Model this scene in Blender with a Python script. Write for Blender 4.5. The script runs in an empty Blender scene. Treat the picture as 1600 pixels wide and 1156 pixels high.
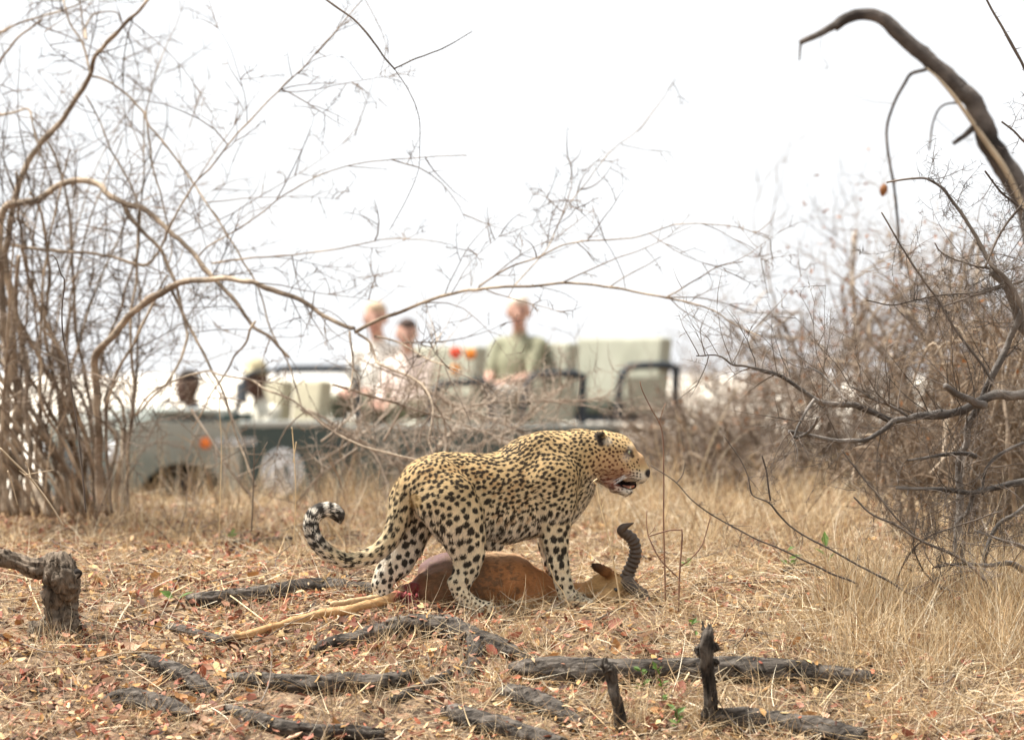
import bpy, bmesh, math, random
import numpy as np
from mathutils import Vector, Matrix, kdtree

# ------------------------------------------------------------------ camera, sky, sun, exposure
SC = bpy.context.scene
COL = SC.collection
rng = np.random.default_rng(7)
random.seed(7)
CAMZ = 0.92
FPX = 6400.0

cam_data = bpy.data.cameras.new('camera')
cam_data.sensor_width = 36.0
cam_data.lens = 144.0
cam_data.clip_start = 0.1
cam_data.clip_end = 12000.0
cam_data.dof.use_dof = True
cam_data.dof.focus_distance = 15.75
cam_data.dof.aperture_fstop = 2.5
cam_data.dof.aperture_blades = 9
cam = bpy.data.objects.new('camera', cam_data)
COL.objects.link(cam)
cam.location = (0, 0, CAMZ)
cam.rotation_euler = (math.radians(90), 0, 0)
SC.camera = cam

SUN_EL, SUN_AZ = math.radians(64), math.radians(-75)     # azimuth from +Y, clockwise: high on the left
world = bpy.data.worlds.new('World')
SC.world = world
world.use_nodes = True
wn, wl = world.node_tree.nodes, world.node_tree.links
wn.clear()
w_out = wn.new('ShaderNodeOutputWorld')
w_bg = wn.new('ShaderNodeBackground')
w_sky = wn.new('ShaderNodeTexSky')
w_sky.sky_type = 'NISHITA'
w_sky.sun_disc = False
w_sky.sun_elevation = SUN_EL
w_sky.sun_rotation = SUN_AZ
w_sky.altitude = 500
w_sky.air_density = 1.0
w_sky.dust_density = 2.0
w_sky.ozone_density = 1.0
w_hsv = wn.new('ShaderNodeHueSaturation')                # thin white overcast: the same sky with most of its blue gone
w_hsv.inputs['Saturation'].default_value = 0.22
w_hsv.inputs['Value'].default_value = 1.0
w_tc = wn.new('ShaderNodeTexCoord')
w_sep = wn.new('ShaderNodeSeparateXYZ')
w_max = wn.new('ShaderNodeMath'); w_max.operation = 'MAXIMUM'; w_max.inputs[1].default_value = 0.03
w_cmb = wn.new('ShaderNodeCombineXYZ')
wl.new(w_tc.outputs['Generated'], w_sep.inputs[0])
wl.new(w_sep.outputs['X'], w_cmb.inputs['X'])
wl.new(w_sep.outputs['Y'], w_cmb.inputs['Y'])
wl.new(w_sep.outputs['Z'], w_max.inputs[0])
wl.new(w_max.outputs[0], w_cmb.inputs['Z'])
wl.new(w_cmb.outputs[0], w_sky.inputs['Vector'])
wl.new(w_sky.outputs['Color'], w_hsv.inputs['Color'])
w_mix = wn.new('ShaderNodeMix'); w_mix.data_type = 'RGBA'          # even veil of bright high cloud over it
w_mix.inputs[0].default_value = 0.8
w_mix.inputs[7].default_value = (5.3, 5.4, 5.55, 1)
wl.new(w_hsv.outputs['Color'], w_mix.inputs[6])
wl.new(w_mix.outputs[2], w_bg.inputs['Color'])
w_bg.inputs['Strength'].default_value = 0.1
wl.new(w_bg.outputs[0], w_out.inputs['Surface'])

sun_data = bpy.data.lights.new('sun', 'SUN')
sun_data.energy = 5.0
sun_data.angle = math.radians(6)
sun_data.color = (1.0, 0.97, 0.925)
sun = bpy.data.objects.new('sun', sun_data)
COL.objects.link(sun)
_sd = Vector((math.sin(SUN_AZ) * math.cos(SUN_EL), math.cos(SUN_AZ) * math.cos(SUN_EL), math.sin(SUN_EL)))
sun.rotation_euler = _sd.to_track_quat('Z', 'Y').to_euler()
sun.location = (-10, -10, 30)

SC.view_settings.view_transform = 'Standard'
SC.view_settings.look = 'None'
SC.view_settings.gamma = 1.0
SC.view_settings.use_curve_mapping = False
SC.view_settings.exposure = 1.08
SC.render.engine = 'CYCLES'
SC.cycles.use_denoising = True
SC.cycles.max_bounces = 6
SC.cycles.diffuse_bounces = 3
SC.cycles.transparent_max_bounces = 6
SC.cycles.caustics_reflective = False
SC.cycles.caustics_refractive = False

# ------------------------------------------------------------------ helpers
def A(*a):
    return np.array(a, dtype=np.float64)

def unit(v):
    return v / np.maximum(np.linalg.norm(v, axis=-1, keepdims=True), 1e-9)

def sstep(a, b, x):
    t = np.clip((x - a) / (b - a), 0, 1)
    return t * t * (3 - 2 * t)

def _hash(i, j, k, seed):
    n = (i * 374761393 + j * 668265263 + k * 2147483647 + seed * 1274126177) & 0xFFFFFFFF
    n = ((n ^ (n >> 13)) * 1274126177) & 0xFFFFFFFF
    n = n ^ (n >> 16)
    return (n & 0xFFFF) / 65535.0

def noise3(p, seed=0):
    """value noise in -1..1, p (..., 3)"""
    f = np.floor(p).astype(np.int64)
    t = p - f
    t = t * t * (3 - 2 * t)
    x, y, z = f[..., 0], f[..., 1], f[..., 2]
    r = 0
    for dx in (0, 1):
        for dy in (0, 1):
            for dz in (0, 1):
                w = (t[..., 0] if dx else 1 - t[..., 0]) * (t[..., 1] if dy else 1 - t[..., 1]) * (t[..., 2] if dz else 1 - t[..., 2])
                r = r + w * _hash(x + dx, y + dy, z + dz, seed)
    return r * 2 - 1

def noise2(x, y, seed=0):
    return noise3(np.stack([x, y, np.zeros_like(x) + 0.37], -1), seed)

_KN = A([-40, 0.0], [0, -1.5], [9, -1.4], [13, -0.74], [14.3, -0.37], [15.2, -0.13], [16, 0.0], [17.5, 0.06], [20, 0.13], [22, 0.18],
        [23.6, 0.13], [26, -0.1], [30, -0.5], [33, -0.68], [38, -0.85], [48, -3.0], [60, -6.5], [80, -8.0], [6000, -8.0])
_KN = np.array(_KN.tolist())
_KN[0] = [-40, -1.5]
def ground_z(x, d, fine=True):
    x = np.asarray(x, float); d = np.asarray(d, float)
    z = 0
    for o in (-0.5, -0.25, 0, 0.25, 0.5):
        z = z + np.interp(d + o, _KN[:, 0], _KN[:, 1]) / 5
    near = sstep(45, 24, d) * sstep(60, 20, np.abs(x))
    lion = np.exp(-((x - 0.0) ** 2 / 0.5 + (d - 16) ** 2 / 0.08))
    z = z + near * (1 - 0.8 * lion) * (0.06 * noise2(x * 0.9 + 3, d * 0.9, 1) + 0.04 * noise2(x * 2.3, d * 2.3, 2))
    if fine:
        z = z + near * (1 - 0.6 * lion) * (0.016 * noise2(x * 6, d * 6, 3) + 0.008 * noise2(x * 17, d * 17, 4))
    return z

def P(px, py, d):
    """photo pixel at distance d -> world point"""
    return np.array([(px - 800) / FPX * d, d, CAMZ - (py - 578) / FPX * d])

_DS = np.linspace(13.4, 25, 700)
def G(px, py):
    """where the ray of a photo pixel first meets the ground"""
    x = (px - 800) / FPX * _DS
    z = CAMZ - (py - 578) / FPX * _DS
    g = ground_z(x, _DS, False)
    hit = np.where(z <= g)[0]
    i = hit[0] if len(hit) else int(np.argmin(z - g))
    return np.array([x[i], _DS[i], g[i]])

def tag(o, label=None, cat=None, group=None, kind=None):
    if label: o['label'] = label
    if cat: o['category'] = cat
    if group: o['group'] = group
    if kind: o['kind'] = kind
    return o

def empty(name, loc=(0, 0, 0), rz=0.0, parent=None):
    o = bpy.data.objects.new(name, None)
    COL.objects.link(o)
    o.location = loc
    o.rotation_euler = (0, 0, rz)
    o.empty_display_size = 0.1
    if parent: o.parent = parent
    return o

def mesh_obj(name, V, F, mat=None, parent=None, col=None, smooth=True, loc=None, normals=None):
    """V (n,3); F array (m,k) or list of such arrays; col (n,3) point colours"""
    V = np.asarray(V, np.float32)
    F = face_sets(F)
    me = bpy.data.meshes.new(name)
    me.vertices.add(len(V))
    me.vertices.foreach_set('co', V.ravel())
    li = np.concatenate([f.ravel() for f in F])
    ct = np.concatenate([np.full(len(f), f.shape[1], np.int32) for f in F])
    st = np.concatenate([[0], np.cumsum(ct)[:-1]]).astype(np.int32)
    me.loops.add(len(li))
    me.loops.foreach_set('vertex_index', li)
    me.polygons.add(len(ct))
    me.polygons.foreach_set('loop_start', st)
    me.polygons.foreach_set('use_smooth', np.full(len(ct), smooth))
    if col is not None:
        at = me.color_attributes.new('Col', 'FLOAT_COLOR', 'POINT')
        c4 = np.ones((len(V), 4), np.float32)
        c4[:, :3] = col
        at.data.foreach_set('color', c4.ravel())
    me.update()
    me.validate()
    if normals is not None:
        me.normals_split_custom_set_from_vertices(np.asarray(normals, np.float32).tolist())
    if mat:
        me.materials.append(mat)
    o = bpy.data.objects.new(name, me)
    COL.objects.link(o)
    if loc is not None: o.location = loc
    if parent: o.parent = parent
    return o

def face_sets(F):
    if not isinstance(F, (list, tuple)): F = [F]
    elif len(F) and np.ndim(F[0]) == 1: F = [np.array(F)]
    return [np.asarray(f, np.int32) for f in F if len(f)]

class Bag:
    """collects pieces for one mesh"""
    def __init__(s): s.V, s.F, s.C, s.n = [], [], [], 0
    def add(s, V, F, C=None):
        V = np.asarray(V, float).reshape(-1, 3)
        for f in face_sets(F): s.F.append(f + s.n)
        s.V.append(V)
        if C is not None:
            C = np.asarray(C, float)
            s.C.append(np.broadcast_to(C, V.shape) if C.ndim == 1 else C)
        s.n += len(V)
    def obj(s, name, mat=None, parent=None, smooth=True, loc=None, local=None):
        V = np.concatenate(s.V)
        if local is not None: V = V - np.asarray(local)
        return mesh_obj(name, V, s.F, mat, parent, np.concatenate(s.C) if s.C else None, smooth, loc)

def tubes(Pt, R, sides=5):
    """Pt (N,M,3), R (N,M) -> V, F"""
    Pt = np.asarray(Pt, float); R = np.asarray(R, float)
    N, M, _ = Pt.shape
    t = unit(np.gradient(Pt, axis=1))
    mt = np.abs(t).mean(1)
    ref = np.eye(3)[np.argmin(mt, axis=1)][:, None, :]
    u = unit(np.cross(t, np.broadcast_to(ref, t.shape)))
    v = np.cross(t, u)
    a = np.arange(sides) / sides * 2 * math.pi
    V = Pt[:, :, None, :] + R[:, :, None, None] * (np.cos(a)[None, None, :, None] * u[:, :, None, :] + np.sin(a)[None, None, :, None] * v[:, :, None, :])
    idx = np.arange(N * M * sides).reshape(N, M, sides)
    a0 = idx[:, :-1, :]; a1 = np.roll(a0, -1, 2)
    b0 = idx[:, 1:, :]; b1 = np.roll(b0, -1, 2)
    F = np.stack([a0, a1, b1, b0], -1).reshape(-1, 4)
    return V.reshape(-1, 3), F

def spline(pts, n):
    """Catmull-Rom through pts (k,dim), n samples, even in chord length"""
    p = np.asarray(pts, float)
    if len(p) == 2:
        return p[0] + (p[1] - p[0]) * np.linspace(0, 1, n)[:, None]
    q = np.vstack([2 * p[0] - p[1], p, 2 * p[-1] - p[-2]])
    L = np.concatenate([[0], np.cumsum(np.linalg.norm(np.diff(p[:, :3], axis=0), axis=1))])
    s = np.linspace(0, L[-1], n)
    i = np.clip(np.searchsorted(L, s, side='right') - 1, 0, len(p) - 2)
    t = ((s - L[i]) / np.maximum(L[i + 1] - L[i], 1e-9))[:, None]
    p0, p1, p2, p3 = q[i], q[i + 1], q[i + 2], q[i + 3]
    return 0.5 * (2 * p1 + (p2 - p0) * t + (2 * p0 - 5 * p1 + 4 * p2 - p3) * t ** 2 + (3 * p1 - p0 - 3 * p2 + p3) * t ** 3)

def one_tube(pts, r, n=None, sides=8, rough=0.0, seed=0, close=True, fr=30.0, bark=0.0, kink=0.0):
    """a single smooth limb with optional knobbly surface; pts (k,3); r (k,) or scalar"""
    pts = np.asarray(pts, float)
    r = np.broadcast_to(np.asarray(r, float), (len(pts),))
    n = n or max(6, 6 * len(pts))
    q = spline(np.hstack([pts, r[:, None]]), n)
    c, rr = q[:, :3], np.maximum(q[:, 3], 0.0004)
    if kink:                                       # crooked growth: small bends and swollen nodes
        kk = np.stack([noise3(c * 5.5 + 17.3 * j, seed + j) for j in range(3)], -1) * (1.1 * rr[:, None] + 0.006)
        kk += np.stack([noise3(c * 16 + 7.7 * j, seed + 5 + j) for j in range(3)], -1) * (0.45 * rr[:, None] + 0.0015)
        c = c + kink * kk * np.linspace(0.2, 1, len(c))[:, None] ** 0.3
        rr = rr * (1 + 0.45 * kink * np.maximum(0, noise3(c * 13, seed + 8) - 0.25))
    if close:
        c = np.vstack([c[:1], c, c[-1:]])
        rr = np.concatenate([[1e-5], rr, [1e-5]])
        c[0] = c[1] - 1e-4 * unit(c[2] - c[1]); c[-1] = c[-2] + 1e-4 * unit(c[-2] - c[-3])
    V, F = tubes(c[None], rr[None], sides)
    if rough:
        ax = np.repeat(c, sides, 0); rad = np.repeat(rr, sides)
        k = noise3(ax * fr * 0.4 + (V - ax) * fr * 1.6, seed) * 0.6 + noise3(ax * fr * 1.3 + (V - ax) * fr * 5, seed + 9) * 0.4
        if bark:                                   # lengthwise ridges and plates of bark
            u_ = (V - ax) / rad[:, None]
            k2 = noise3(ax * 9 + u_ * 3.2, seed + 3)
            k3 = noise3(ax * 26 + u_ * 6.5, seed + 5)
            k = k * 0.8 + 0.9 * (np.abs(k2) * -1.6 + 0.5) * bark + 0.5 * (np.abs(k3) * -1.5 + 0.4) * bark
        V = ax + (V - ax) * (1 + rough * k[:, None])
    return V, F

# ------------------------------------------------------------------ materials
_M = {}
def lin(*c):
    """sRGB 0-255 -> linear"""
    c = np.array(c, float) / 255
    return tuple(np.where(c <= 0.04045, c / 12.92, ((c + 0.055) / 1.055) ** 2.4))

def mat(name, color=None, rough=0.8, var=0.25, scale=12.0, bump=0.0, bscale=40.0, attr=False, metal=0.0, spec=0.3, stretch=None, transl=0.0, coords='Object', color2=None, detail=4.0):
    if name in _M: return _M[name]
    m = bpy.data.materials.new(name)
    m.use_nodes = True
    nt = m.node_tree; N, L = nt.nodes, nt.links
    b = N['Principled BSDF']
    b.inputs['Roughness'].default_value = rough
    b.inputs['Metallic'].default_value = metal
    b.inputs['Specular IOR Level'].default_value = spec
    tc = N.new('ShaderNodeTexCoord')
    src = tc.outputs[coords]
    if stretch:
        mp = N.new('ShaderNodeMapping'); mp.inputs['Scale'].default_value = stretch
        L.new(src, mp.inputs['Vector']); src = mp.outputs[0]
    nz = N.new('ShaderNodeTexNoise'); nz.inputs['Scale'].default_value = scale; nz.inputs['Detail'].default_value = detail
    L.new(src, nz.inputs['Vector'])
    if attr:
        at = N.new('ShaderNodeAttribute'); at.attribute_name = 'Col'
        base = at.outputs['Color']
    else:
        mx0 = N.new('ShaderNodeMix'); mx0.data_type = 'RGBA'
        mx0.inputs[6].default_value = (*color, 1)
        mx0.inputs[7].default_value = (*(color2 or color), 1)
        rp = N.new('ShaderNodeMapRange'); rp.inputs[1].default_value = 0.42; rp.inputs[2].default_value = 0.58
        n2 = N.new('ShaderNodeTexNoise'); n2.inputs['Scale'].default_value = scale * 0.3
        L.new(src, n2.inputs['Vector']); L.new(n2.outputs[0], rp.inputs[0]); L.new(rp.outputs[0], mx0.inputs[0])
        base = mx0.outputs[2]
    mr = N.new('ShaderNodeMapRange')
    mr.inputs[1].default_value = 0.3; mr.inputs[2].default_value = 0.7
    mr.inputs[3].default_value = 1 - var; mr.inputs[4].default_value = 1 + var
    L.new(nz.outputs[0], mr.inputs[0])
    vm = N.new('ShaderNodeVectorMath'); vm.operation = 'SCALE'
    L.new(base, vm.inputs[0]); L.new(mr.outputs[0], vm.inputs['Scale'])
    L.new(vm.outputs[0], b.inputs['Base Color'])
    if bump:
        bz = N.new('ShaderNodeTexNoise'); bz.inputs['Scale'].default_value = bscale; bz.inputs['Detail'].default_value = 5
        L.new(src, bz.inputs['Vector'])
        bp = N.new('ShaderNodeBump'); bp.inputs['Strength'].default_value = min(1.0, bump); bp.inputs['Distance'].default_value = 0.01
        L.new(bz.outputs[0], bp.inputs['Height']); L.new(bp.outputs[0], b.inputs['Normal'])
    if transl:
        tr = N.new('ShaderNodeBsdfTranslucent'); L.new(vm.outputs[0], tr.inputs['Color'])
        ms = N.new('ShaderNodeMixShader'); ms.inputs[0].default_value = transl
        L.new(b.outputs[0], ms.inputs[1]); L.new(tr.outputs[0], ms.inputs[2])
        L.new(ms.outputs[0], N['Material Output'].inputs['Surface'])
    _M[name] = m
    return m

def simple(name, color, rough=0.6, **k):
    k.setdefault('var', 0.12)
    return mat(name, color, rough, **k)

# ------------------------------------------------------------------ implicit surfaces
class Sdf:
    """smooth union of tapered capsules (with a squash along Y), meshed by surface nets; every primitive carries a colour"""
    def __init__(s): s.p = []
    def cap(s, a, ra, b=None, rb=None, k=0.02, sy=1.0, c=(0.5, 0.5, 0.5), cut=False):
        a = np.asarray(a, float); b = a if b is None else np.asarray(b, float)
        s.p.append((a, float(ra), b, float(ra if rb is None else rb), k, sy, np.asarray(c, float), cut))
        return s
    def chain(s, pts, k=0.02, sy=1.0, c=(0.5, 0.5, 0.5)):
        """pts: list of (xyz, r)"""
        for (a, ra), (b, rb) in zip(pts[:-1], pts[1:]): s.cap(a, ra, b, rb, k, sy, c)
        return s
    @staticmethod
    def dist(q, X, Y, Z):
        a, ra, b, rb, k, sy, c, cut = q
        ba = b - a
        iy = 1.0 / sy
        bx, by, bz = ba[0], ba[1] * iy, ba[2]
        dx = X - a[0]; dy = (Y - a[1]) * iy; dz = Z - a[2]
        l2 = bx * bx + by * by + bz * bz
        if l2 < 1e-12:
            return np.sqrt(dx * dx + dy * dy + dz * dz) - ra
        t = np.clip((dx * bx + dy * by + dz * bz) / l2, 0, 1)
        ex = dx - t * bx; ey = dy - t * by; ez = dz - t * bz
        return np.sqrt(ex * ex + ey * ey + ez * ez) - (ra + (rb - ra) * t)
    def mesh(s, h):
        lo = np.min([np.minimum(q[0], q[2]) - max(q[1], q[3]) * A(1, max(1, q[5]), 1) for q in s.p if not q[7]], axis=0) - 4 * h
        hi = np.max([np.maximum(q[0], q[2]) + max(q[1], q[3]) * A(1, max(1, q[5]), 1) for q in s.p if not q[7]], axis=0) + 4 * h
        n = np.ceil((hi - lo) / h).astype(int) + 1
        vol = np.full(n, 0.2, np.float32)
        ax = [lo[i] + h * np.arange(n[i]) for i in range(3)]
        for q in s.p:
            a, ra, b, rb, k, sy, c, cut = q
            m = max(ra, rb) * A(1, max(1.0, sy), 1) + k + 3 * h
            i0 = np.clip(np.floor((np.minimum(a, b) - m - lo) / h).astype(int), 0, n)
            i1 = np.clip(np.ceil((np.maximum(a, b) + m - lo) / h).astype(int) + 1, 0, n)
            if (i1 <= i0).any(): continue
            sl = tuple(slice(i0[i], i1[i]) for i in range(3))
            X = ax[0][sl[0]][:, None, None].astype(np.float32); Y = ax[1][sl[1]][None, :, None].astype(np.float32); Z = ax[2][sl[2]][None, None, :].astype(np.float32)
            d = s.dist(q, X, Y, Z)
            o = vol[sl]
            if cut:
                d = -d
                g = np.maximum(k - np.abs(o - d), 0)
                vol[sl] = np.maximum(o, d) + g * g / (4 * k)
            else:
                g = np.maximum(k - np.abs(o - d), 0)
                vol[sl] = np.minimum(o, d) - g * g / (4 * k)
        return s.nets(vol, lo, h)
    @staticmethod
    def nets(vol, lo, h):
        ins = vol < 0
        n = vol.shape
        cnt = np.zeros((n[0] - 1, n[1] - 1, n[2] - 1), np.uint8)
        for dx in (0, 1):
            for dy in (0, 1):
                for dz in (0, 1):
                    cnt += ins[dx:n[0] - 1 + dx, dy:n[1] - 1 + dy, dz:n[2] - 1 + dz]
        act = (cnt > 0) & (cnt < 8)
        I = np.argwhere(act)
        idx = np.full(act.shape, -1, np.int32)
        idx[act] = np.arange(len(I))
        acc = np.zeros((len(I), 3)); w = np.zeros(len(I))
        cs = [(x, y, z) for x in (0, 1) for y in (0, 1) for z in (0, 1)]
        val = {c: vol[I[:, 0] + c[0], I[:, 1] + c[1], I[:, 2] + c[2]] for c in cs}
        for c in cs:
            for k in range(3):
                if c[k] == 0:
                    e = list(c); e[k] = 1; e = tuple(e)
                    va, vb = val[c], val[e]
                    m = (va < 0) != (vb < 0)
                    t = va[m] / (va[m] - vb[m])
                    p = np.tile(np.array(c, float), (m.sum(), 1)); p[:, k] = t
                    acc[m] += p; w[m] += 1
        V = lo + h * (I + acc / w[:, None])
        Fs = []
        for k in range(3):
            a, b = [(1, 2), (2, 0), (0, 1)][k]
            s0 = [slice(None)] * 3; s1 = [slice(None)] * 3
            s0[k] = slice(0, n[k] - 1); s1[k] = slice(1, n[k])
            v0, v1 = ins[tuple(s0)], ins[tuple(s1)]
            E = np.argwhere(v0 != v1)
            E = E[(E[:, a] > 0) & (E[:, b] > 0) & (E[:, a] < n[a] - 1) & (E[:, b] < n[b] - 1)]
            ea = np.zeros(3, int); ea[a] = 1; eb = np.zeros(3, int); eb[b] = 1
            q = [E - ea - eb, E - eb, E, E - ea]
            f = np.stack([idx[tuple(c.T)] for c in q], 1)
            fl = ~v0[tuple(E.T)]
            f[fl] = f[fl][:, ::-1]
            Fs.append(f)
        F = np.concatenate(Fs)
        F = F[(F >= 0).all(1)]
        return V, F
    def colour(s, V, soft=0.006):
        num = np.zeros((len(V), 3)); den = np.zeros(len(V))
        D = np.stack([s.dist(q, V[:, 0], V[:, 1], V[:, 2]) for q in s.p if not q[7]], 1)
        C = np.stack([q[6] for q in s.p if not q[7]])
        D = D - D.min(1, keepdims=True)
        W = np.exp(-D / soft)
        return (W @ C) / W.sum(1, keepdims=True)

def vnormals(V, F):
    n = np.zeros_like(V)
    a = V[F[:, 2]] - V[F[:, 0]]; b = V[F[:, 3]] - V[F[:, 1]]
    fn = np.cross(a, b)
    for k in range(4): np.add.at(n, F[:, k], fn)
    return unit(n)

def smooth_mesh(V, F, it=2):
    for _ in range(it):
        s = np.zeros_like(V); c = np.zeros(len(V))
        for k in range(4):
            for j in (1, 3):
                np.add.at(s, F[:, k], V[F[:, (k + j) % 4]]); np.add.at(c, F[:, k], 1)
        V = V * 0.5 + 0.5 * s / np.maximum(c, 1)[:, None]
    return V

# ------------------------------------------------------------------ ground: one sheet from the bank to the horizon
def ground_material():
    m = bpy.data.materials.new('ground')
    m.use_nodes = True
    N, L = m.node_tree.nodes, m.node_tree.links
    b = N['Principled BSDF']; b.inputs['Roughness'].default_value = 0.95; b.inputs['Specular IOR Level'].default_value = 0.1
    tc = N.new('ShaderNodeTexCoord')
    def nz(scale, det=6):
        n = N.new('ShaderNodeTexNoise'); n.inputs['Scale'].default_value = scale; n.inputs['Detail'].default_value = det
        L.new(tc.outputs['Object'], n.inputs['Vector']); return n.outputs[0]
    def mix(f, a, bb):
        x = N.new('ShaderNodeMix'); x.data_type = 'RGBA'
        L.new(f, x.inputs[0])
        for s, v in ((6, a), (7, bb)):
            if isinstance(v, tuple): x.inputs[s].default_value = (*v, 1)
            else: L.new(v, x.inputs[s])
        return x.outputs[2]
    def rng_(v, a, bb):
        r = N.new('ShaderNodeMapRange'); r.inputs[1].default_value = a; r.inputs[2].default_value = bb
        L.new(v, r.inputs[0]); return r.outputs[0]
    soil = mix(rng_(nz(5), 0.38, 0.62), (0.06, 0.04, 0.027), (0.17, 0.115, 0.075))
    soil = mix(rng_(nz(38), 0.5, 0.68), soil, (0.34, 0.24, 0.15))
    soil = mix(rng_(nz(21), 0.55, 0.75), soil, (0.27, 0.13, 0.075))
    sep = N.new('ShaderNodeSeparateXYZ'); L.new(tc.outputs['Object'], sep.inputs[0])
    far = rng_(sep.outputs['Y'], 36, 46)
    sand = mix(rng_(nz(0.08), 0.4, 0.6), (0.62, 0.56, 0.46), (0.68, 0.62, 0.53))
    L.new(mix(far, soil, sand), b.inputs['Base Color'])
    bp = N.new('ShaderNodeBump'); bp.inputs['Strength'].default_value = 0.7; bp.inputs['Distance'].default_value = 0.02
    L.new(nz(60, 8), bp.inputs['Height']); L.new(bp.outputs[0], b.inputs['Normal'])
    return m

_xs = np.concatenate([-np.geomspace(5000, 3.3, 40), np.arange(-3.2, 3.21, 0.035), np.geomspace(3.3, 5000, 40)])
_ys = np.concatenate([np.arange(-40, 12.5, 2.0), np.arange(12.6, 26, 0.035), np.arange(26, 62, 0.8), np.geomspace(63, 6000, 30)])
_gx, _gy = np.meshgrid(_xs, _ys, indexing='ij')
_gz = ground_z(_gx, _gy)
_gi = np.arange(_gx.size).reshape(_gx.shape)
ground = mesh_obj('ground', np.stack([_gx, _gy, _gz], -1).reshape(-1, 3),
                  np.stack([_gi[:-1, :-1], _gi[1:, :-1], _gi[1:, 1:], _gi[:-1, 1:]], -1).reshape(-1, 4), ground_material())
tag(ground, kind='structure')

# ------------------------------------------------------------------ bare branches
M_BARK_L = mat('bark_warm', (0.20, 0.15, 0.105), 0.9, 0.5, 12, 0.9, 60, color2=(0.40, 0.315, 0.225))
M_TWIG_L = mat('twig_warm', (0.10, 0.072, 0.05), 0.9, 0.4, 5, color2=(0.22, 0.165, 0.12))
M_BARK_G = mat('bark_grey', (0.075, 0.064, 0.055), 0.9, 0.45, 12, 0.9, 70, color2=(0.19, 0.165, 0.14))
M_TWIG_G = mat('twig_grey', (0.09, 0.07, 0.055), 0.85, 0.4, 6, color2=(0.20, 0.16, 0.125))
M_PALE = mat('twig_pale', (0.42, 0.32, 0.21), 0.85, 0.25, 7, color2=(0.52, 0.42, 0.29))
M_SCRUB = mat('scrub', (0.21, 0.15, 0.10), 0.95, 0.35, 2, color2=(0.33, 0.25, 0.17))
M_GREEN = mat('leaf_green', (0.10, 0.17, 0.03), 0.6, 0.3, 20, transl=0.3)
M_DEADLEAF = mat('leaf_dead', (0.30, 0.13, 0.05), 0.8, 0.3, 20, transl=0.2)

def rdir(n):
    return unit(rng.normal(size=(n, 3)))

def grow(P0, D, Ln, M=6, wob=0.18, droop=0.0):
    """N bent shoots: start points, directions, lengths"""
    N = len(P0)
    out = np.zeros((N, M, 3)); out[:, 0] = P0
    d = unit(np.asarray(D, float))
    curl = rng.normal(size=(N, 3)) * wob * 0.6
    for j in range(1, M):
        d = unit(d + curl + rng.normal(size=(N, 3)) * wob * 0.6 + A(0, 0, -droop))
        out[:, j] = out[:, j - 1] + d * (np.asarray(Ln) / (M - 1))[:, None]
    return out

def taper(r0, M, tip=0.25):
    return np.asarray(r0)[:, None] * np.linspace(1, tip, M)[None]

def sample_on(lines, n, lo=0.1, hi=1.0):
    """n random spots on (N,M,3) shoots -> points, tangents, index"""
    N, M, _ = lines.shape
    ln = np.linalg.norm(np.diff(lines, axis=1), axis=2).sum(1)
    i = rng.choice(N, n, p=ln / ln.sum())
    t = rng.uniform(lo, hi, n) * (M - 1)
    k = np.minimum(t.astype(int), M - 2); f = (t - k)[:, None]
    a, b = lines[i, k], lines[i, k + 1]
    return a * (1 - f) + b * f, unit(b - a), i, t / (M - 1)

def resample(polys, M=24):
    return np.stack([spline(p, M) for p in polys])

def thorns(bag, lines, n, ln=0.02, r=0.0011):
    p, t, i, _ = sample_on(lines, n)
    d = unit(np.cross(t, rdir(n)) + 0.25 * t)
    L_ = ln * rng.uniform(0.5, 1.3, n)
    pts = np.stack([p, p + d * L_[:, None]], 1)
    V, F = tubes(pts, np.tile([[r, r * 0.25]], (n, 1)), 3)
    bag.add(V, F)

def leaf_quads(p, n_, d, ln, wd):
    """simple creased leaves: 6 verts, 2 quads each"""
    s = unit(np.cross(d, n_)); 
    up = np.cross(s, d)
    ln = np.asarray(ln)[:, None]; wd = np.asarray(wd)[:, None]
    v = np.stack([p, p + d * ln * 0.5 + s * wd * 0.5 + up * wd * 0.18, p + d * ln, p + d * ln * 0.5 - s * wd * 0.5 + up * wd * 0.18], 1)
    N = len(p); b = np.arange(N)[:, None] * 4
    return v.reshape(-1, 3), [np.concatenate([b + [0, 1, 2], b + [0, 2, 3]])]

def pxline(pts, d0, d1=None, base=False, wob=0.05):
    """photo polyline -> 3-D polyline whose distance runs from d0 to d1 with a wobble of its own"""
    d1 = d0 if d1 is None else d1
    k = len(pts)
    t = np.linspace(0, 1, k)
    ph = rng.uniform(0, 6.28)
    d = d0 + (d1 - d0) * t + wob * np.sin(t * 7 + ph)
    return np.array([P(px, py, dd) for (px, py), dd in zip(pts, d)])

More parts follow.
